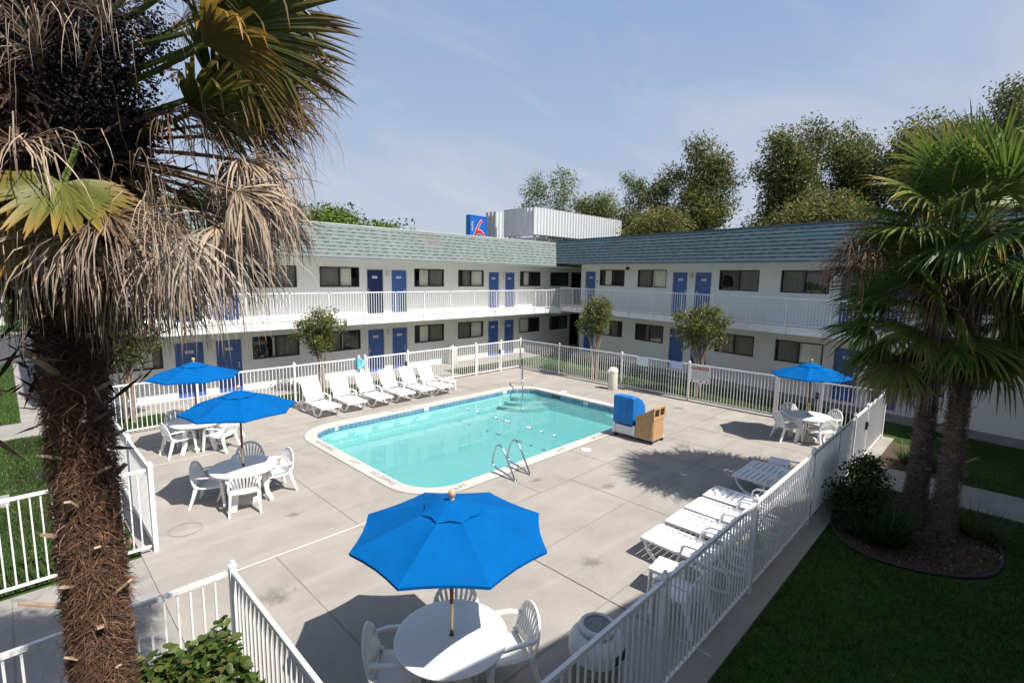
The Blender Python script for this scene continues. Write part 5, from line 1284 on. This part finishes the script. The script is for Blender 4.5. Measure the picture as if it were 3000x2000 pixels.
# right palms
def crown_palm(label, base, ztop, r0, r1, seed, nlive, Rp, Lb, ndead, skirt_dir=None, elmin=-.35):
    root, r_ = palm(label, base, ztop, r0, r1, 9000, seed, 46, ztop - .6, 1)
    tp = np.array(base) + np.array((0, 0, ztop - .05))
    for k in range(nlive):
        a = k * 2.399963 + r_.normal() * .12; s_ = (k + .5) / nlive; el = (1.42 - (1.42 - elmin) * s_ ** .8) + r_.normal() * .06
        dr = np.array((math.cos(a) * math.cos(el), math.sin(a) * math.cos(el), math.sin(el))); hub = tp + dr * Rp * (1 + .1 * r_.normal())
        c_ = GRN[r_.integers(3)]; yel = r_.random()
        tip = (.10, .10, .03) if yel < .5 else ((.36, .24, .05) if yel < .8 else (.18, .12, .06))
        add_frond(root, tp, hub, droop=.30 + .25 * s_, span=3.9 - .5 * r_.random(), L_=Lb * (1 + .08 * r_.normal()), nseg=40, col=c_, tipcol=tip, roll=r_.normal() * .5, seed=seed * 100 + k, width=.06, split=.66)
    for k in range(ndead):
        a = k * 2.399963 + 1 + r_.normal() * .2; el = -.75 - .4 * r_.random()
        if skirt_dir is not None and k % 2 == 0: a = skirt_dir + r_.normal() * .35
        dr = np.array((math.cos(a) * math.cos(el), math.sin(a) * math.cos(el), math.sin(el))); hub = tp + dr * Rp * (.75 + .2 * r_.random()) * (1.35 if (skirt_dir is not None and k % 2 == 0) else 1) - np.array((0, 0, .1))
        add_frond(root, tp, hub, droop=1.5, span=2.2, L_=Lb * .85, nseg=30, col=[BRN, STRAW, (.12, .075, .05)][k % 3], tipcol=[STRAW, BRN, PINK][k % 3], dead=.85, roll=r_.normal() * .4, seed=seed * 100 + 60 + k, width=.042, split=.2)
    return root
crown_palm('taller fan palm of the right pair with big green crown', (12.05, .46, -.02), 5.7, .155, .13, 21, 34, 1.02, 1.15, 22, 2.3, -.6)
crown_palm('shorter fan palm of the right pair leaning over the fence corner', (12.3, .92, -.02), 4.1, .15, .13, 22, 44, .98, 1.08, 16, 2.35, -.85)

rp = [o for o in COL.objects if o.name.startswith('fan_palm')][-1]
for k, (hx, hy, dd, L_) in enumerate(((2500, 740, 8.9, .85), (2545, 760, 8.7, .8), (2470, 790, 9.1, .7), (2525, 790, 9.0, .9), (2590, 740, 8.8, .8), (2560, 700, 9.2, .8))):
    add_frond(rp, (12.25, .9, 4.5), px3(hx, hy, dep=dd), droop=1.5, span=2.4, L_=L_, nseg=44, col=[(.16, .085, .06), BRN, (.20, .12, .085)][k % 3], tipcol=(.22, .14, .10), dead=.9, roll=.4 * (k - 2), seed=900 + k, width=.034, split=.2)
# planting bed under the right palms
bed = MB(); pts = []
for k in range(40):
    a = 2 * PI * k / 40; pts.append((11.45 + 1.5 * math.cos(a) * (1 + .06 * math.sin(3 * a)), .85 + 1.28 * math.sin(a) * (1 + .05 * math.cos(2 * a))))
n_ = len(pts); ctr = (11.45, .85)
rings_ = []
for f, z in ((1, -.022), (.7, .03), (.35, .055)): rings_.append([(ctr[0] + (p_[0] - ctr[0]) * f, ctr[1] + (p_[1] - ctr[1]) * f, z + rnd.uniform(-.006, .006)) for p_ in pts])
for a, b in zip(rings_[:-1], rings_[1:]): bed.add(a + b, [(i, (i + 1) % n_, n_ + (i + 1) % n_, n_ + i) for i in range(n_)], 0, True)
bed.poly(rings_[-1]); tag(bed.build('planting_bed', M['mulch']), kind='structure')
e_ = MB(); e_.tube([(p_[0], p_[1], .005) for p_ in pts + pts[:1]], .028, 8); tag(e_.build('bed_edging', M['edging']), kind='structure')
bed = MB(); pts2 = [(16.1 + .85 * math.cos(2 * PI * k / 30), 1.1 + .85 * math.sin(2 * PI * k / 30)) for k in range(30)]; bed.poly([(x, y, -.01) for x, y in pts2]); bed.b2((15.25, 1.6, -.1), (17.8, 2.012, -.008)) ; tag(bed.build('planting_bed', M['mulch']), kind='structure')
bed = MB(); bed.b2((-.4, 3.0, -.1), (1.4, 5.4, -.004)); tag(bed.build('planting_bed', M['mulch']), kind='structure')
Nc = 2600; a = rng.random(Nc) * 2 * PI; r_ = np.sqrt(rng.random(Nc)); P_ = np.stack([11.45 + 1.42 * r_ * np.cos(a), .85 + 1.2 * r_ * np.sin(a), .03 + .05 * (1 - r_)], 1)
V, F, cc = leafcloud(P_, .055, .4, pick_cols(Nc, [(.10, .06, .04), (.18, .12, .08), (.05, .03, .02), (.24, .2, .15)], (.4, .25, .25, .1))); o = npmesh('mulch_chips', V, F, M['fibre'], None, cc); tag(o, 'bark chips strewn over the palm bed', 'mulch', kind='stuff')
def strap_plant(x, y, n_, L_, label, pal, name='strap_leaf_plant', sp=.28):
    root = empty(name, (x, y, 0), 0, label, 'plant'); V, F, C = [], [], []
    for k in range(n_):
        a = rng.random() * 2 * PI; r_ = sp * math.sqrt(rng.random()); p0 = np.array((r_ * math.cos(a), r_ * math.sin(a), .0)); a2 = a + rng.normal() * .8; el = 1.25 - .7 * rng.random(); d_ = np.array((math.cos(a2) * math.cos(el), math.sin(a2) * math.cos(el), math.sin(el))); s_ = np.cross(d_, (0, 0, 1.)); s_ /= max(np.linalg.norm(s_), 1e-6)
        L2 = L_ * (.6 + .5 * rng.random()); c_ = np.array(pal[rng.integers(len(pal))]) * (1 + .15 * rng.normal()); p = p0; ps = []
        for j in range(6): ps.append(p); d_ = d_ - np.array((0, 0, .16 + .1 * rng.random())) * (j / 4); d_ /= np.linalg.norm(d_); p = p + d_ * L2 / 5
        for j in range(5):
            w0 = .016 * (1 - j / 5.5); w1 = .016 * (1 - (j + 1) / 5.5); o = len(V); V += [ps[j] - s_ * w0, ps[j] + s_ * w0, ps[j + 1] + s_ * w1, ps[j + 1] - s_ * w1]; C += [c_] * 4; F.append((o, o + 1, o + 2, o + 3))
    npmesh('foliage', np.array(V), np.array(F), M['frond'], root, np.array(C).clip(.004, .9))
SG = [(.03, .06, .015), (.045, .085, .018), (.06, .10, .025)]
strap_plant(10.75, 1.25, 420, .85, 'large dark strap leaved clump at the foot of the palms', SG, sp=.42)
strap_plant(11.35, 1.75, 260, .8, 'upright strap leaved clump between bush and palm trunks', SG, sp=.3)
strap_plant(12.15, -.05, 160, .6, 'small yellowish tuft right of the palm trunks', [(.08, .085, .02), (.06, .075, .02)], sp=.22)
strap_plant(15.9, 1.2, 220, .7, 'dark tuft in the small bed behind the palm trunks', SG, sp=.35)
def shrub(name, label, blobs, nc, nl, sig, pal, w_, size, asp, base, r0=.02, limbs=14):
    tree(name, label, 'shrub', base, blobs, nc, nl, sig, pal, w_, size, asp, r0, limbs, M['bark_dark'], 'leaf', None, stems=4, fork=.3)
shrub('shrub', 'small leaved dark bush at the palm bed against the fence', [(11.25, 2.0 - .35, .75, .55, .42, .6), (11.0, 1.75, .5, .5, .4, .45), (11.5, 1.55, .95, .3, .3, .35)], 130, 46, .09, [(.035, .065, .015), (.05, .085, .02), (.09, .12, .03)], (.4, .4, .2), .055, .55, (11.2, 1.7, 0))
# broad-leaved hedge at the bottom left, real leaves with a fold
hb = empty('hedge', (.85, 4.75, 0), 0, 'glossy broad leaved hedge in the fence corner beside the palm trunk', 'hedge')
N_ = 5200; P_ = np.stack([rng.uniform(-.72, .50, N_), rng.uniform(-1.4, .62, N_), np.zeros(N_)], 1); ztop_ = .98 + .16 * np.sin(P_[:, 0] * 5.1 + 1) * np.cos(P_[:, 1] * 4.3) + .08 * rng.normal(size=N_)
P_[:, 2] = np.where(rng.random(N_) < .62, ztop_ - .10 * rng.random(N_) ** 2, ztop_ * rng.random(N_)); inside = (P_[:, 2] < ztop_ - .2) & (np.abs(P_[:, 0] + .06) < .38) & (np.abs(P_[:, 1] + .4) < .8); P_ = P_[~inside]; N_ = len(P_)
d_ = unit(rng.normal(size=(N_, 3)) * np.array([1, 1, .35])); nz = unit(np.stack([rng.normal(size=N_) * .5, rng.normal(size=N_) * .5, np.ones(N_)], 1)); s_ = unit(np.cross(d_, nz)); nz = np.cross(s_, d_); L_ = .085 * (1 + .3 * rng.normal(size=(N_, 1))).clip(.5, 1.6)
prof = [(-.5, .05, 0), (-.2, .34, .05), (.12, .36, .04), (.5, .02, -.10)]; V = []
for (t_, w_, h_) in prof:
    for sgn in (-1, 0, 1): V.append(P_ + d_ * L_ * t_ + s_ * L_ * w_ * sgn + nz * L_ * (h_ + .10 * abs(sgn)))
V = np.stack(V, 1).reshape(-1, 3); base_ = np.arange(N_)[:, None] * 12; F = np.concatenate([base_ + np.array([[r_ * 3 + c_, r_ * 3 + c_ + 1, r_ * 3 + c_ + 4, r_ * 3 + c_ + 3]]) for r_ in range(3) for c_ in range(2)])
cols = pick_cols(N_, [(.045, .075, .014), (.07, .11, .02), (.11, .14, .03), (.16, .13, .045)], (.35, .38, .2, .07), .18); npmesh('foliage', V, F, M['frond'], hb, np.repeat(cols, 12, 0))
m_ = MB()
for k in range(22): x, y = rnd.uniform(-.5, .4), rnd.uniform(-1.2, .5); m_.tube([(x, y, -.05), (x + rnd.uniform(-.1, .1), y + rnd.uniform(-.1, .1), .4), (x + rnd.uniform(-.15, .15), y + rnd.uniform(-.15, .15), .78)], [.014, .01, .005], 5)
m_.build('stem', M['bark_dark'], hb)
# low ground cover behind the far fence and by the near right fence
def cover(name, label, x0, x1, y0, y1, n_, hmax, pal):
    P_ = np.stack([rng.uniform(x0, x1, n_), rng.uniform(y0, y1, n_), rng.random(n_) ** 1.5 * hmax], 1); V, F, cc = leafcloud(P_, .05, .5, pick_cols(n_, pal)); tag(npmesh(name, V, F, M['leaf'], None, cc), label, 'ground cover', kind='stuff')
# grass blades
def blades(name, label, regions, hgt, pal, w_=.006):
    Vs, Cs = [], []
    for (x0, x1, y0, y1, n_, ex) in regions:
        P_ = np.stack([rng.uniform(x0, x1, n_), rng.uniform(y0, y1, n_), np.full(n_, -.032)], 1)
        for (a0, a1, b0, b1) in ex: P_ = P_[~((P_[:, 0] > a0) & (P_[:, 0] < a1) & (P_[:, 1] > b0) & (P_[:, 1] < b1))]
        if name == 'lawn_blades': P_ = P_[((P_[:, 0] - 11.45) / 1.55) ** 2 + ((P_[:, 1] - .85) / 1.33) ** 2 > 1]; P_ = P_[((P_[:, 0] - 16.1) / .85) ** 2 + ((P_[:, 1] - 1.1) / .85) ** 2 > 1]
        n2 = len(P_); a = rng.random(n2) * 2 * PI; t_ = np.stack([np.cos(a), np.sin(a), 0 * a], 1); h_ = hgt * (.6 + .7 * rng.random((n2, 1))); ln = rng.normal(size=(n2, 3)) * np.array([.5, .5, 0]) * h_
        Vs.append(np.stack([P_ - t_ * w_, P_ + t_ * w_, P_ + ln + np.array([0, 0, 1.]) * h_], 1).reshape(-1, 3))
        lowf = .6 + .75 * (np.sin(P_[:, 0] * 1.9 + 1) * np.cos(P_[:, 1] * 2.3) * .5 + .5) * rng.random(n2); Cs.append(np.repeat(pick_cols(n2, pal, (.28, .30, .26, .10, .06), .2) * lowf[:, None], 3, 0))
    V = np.concatenate(Vs); C = np.concatenate(Cs).clip(.004, .9); F = np.arange(len(V)).reshape(-1, 3); tag(npmesh(name, V, F, M['blade'], None, C), label, 'grass', kind='stuff')
GP = [(.04, .085, .018), (.06, .115, .024), (.085, .14, .03), (.15, .15, .055), (.20, .16, .09)]
blades('lawn_blades', 'short lawn grass right of the near fence', [(3.0, 13.6, -4.5, 2.0, 90000, []), (15.25, 20.2, -4, 2.0, 22000, [(15.2, 17.9, 1.55, 2.1)])], .05, GP, .007)
blades('verge_blades', 'grass strips along the buildings and left lawn', [(1.3, 19.5, 17.38, 18.98, 30000, [(13.15, 14.65, 17, 19)]), (18.28, 20.0, 3, 16.9, 26000, []), (-3.0, 1.2, 9.62, 13.35, 24000, []), (-3, .05, 14.15, 18.6, 9000, []), (-.2, 1.22, 13.35, 18.62, 15000, []), (-4, .08, 20.5, 33, 22000, [])], .06, GP, .01)
# walk along the shaded wing
m_ = MB()
P8 = [TR(-8, -.02, -.006), TR(18.7, -.02, -.006), TR(18.7, 1.15, -.006), TR(-8, 1.15, -.006)]; m_.poly(P8); lo = [(x, y, -.1) for x, y, z in P8]
for i in range(4): m_.quad(lo[i], lo[(i + 1) % 4], P8[(i + 1) % 4], P8[i])
tag(m_.build('pavement', M['walk']), kind='structure')
# far left: car park, kerb, dark fence and white wall beyond
m_ = MB(); m_.b2((-60, 33.31, -.1), (9, 48.0, -.015)); tag(m_.build('road', M['asphalt']), kind='structure')
m_ = MB(); m_.b2((-60, 48.01, -.1), (9, 48.25, .10)); tag(m_.build('kerb', M['walk']), kind='structure')
fw_ = empty('iron_fence', (-20, 49.2, 0), 0, 'dark iron fence beyond the car park at far left', 'fence'); m_ = MB(); m_.b2((0, -.02, 1.7), (24, .02, 1.74)); m_.b2((0, -.02, .2), (24, .02, .24))
for k in range(150): m_.b2((k * .16, -.012, 0), (k * .16 + .025, .012, 1.9))
m_.build('bars', M['black'], fw_)
m_ = MB()
for k in range(9): m_.b2((k * 3 - .04, -.04, -.05), (k * 3 + .04, .04, 2.0))
m_.build('post', M['black'], fw_)
hb_ = empty('low_building', (-4, 56, 0), 0, 'low white building far beyond the dark iron fence', 'building'); m_ = MB(); m_.b2((-16, 0, -.1), (4, 6, 3.6)); m_.build('wall', M['wall'], hb_); m_ = MB(); m_.b2((-16.3, -.4, 3.6), (4.3, 6.3, 3.85)); m_.build('roof', M['roofgrey'], hb_)
for x in (-13, -9, -5, -1): m_ = MB(); m_.b2((x, -.03, 1.0), (x + 1.8, .02, 2.2)); m_.build('window', M['bronze'], hb_)
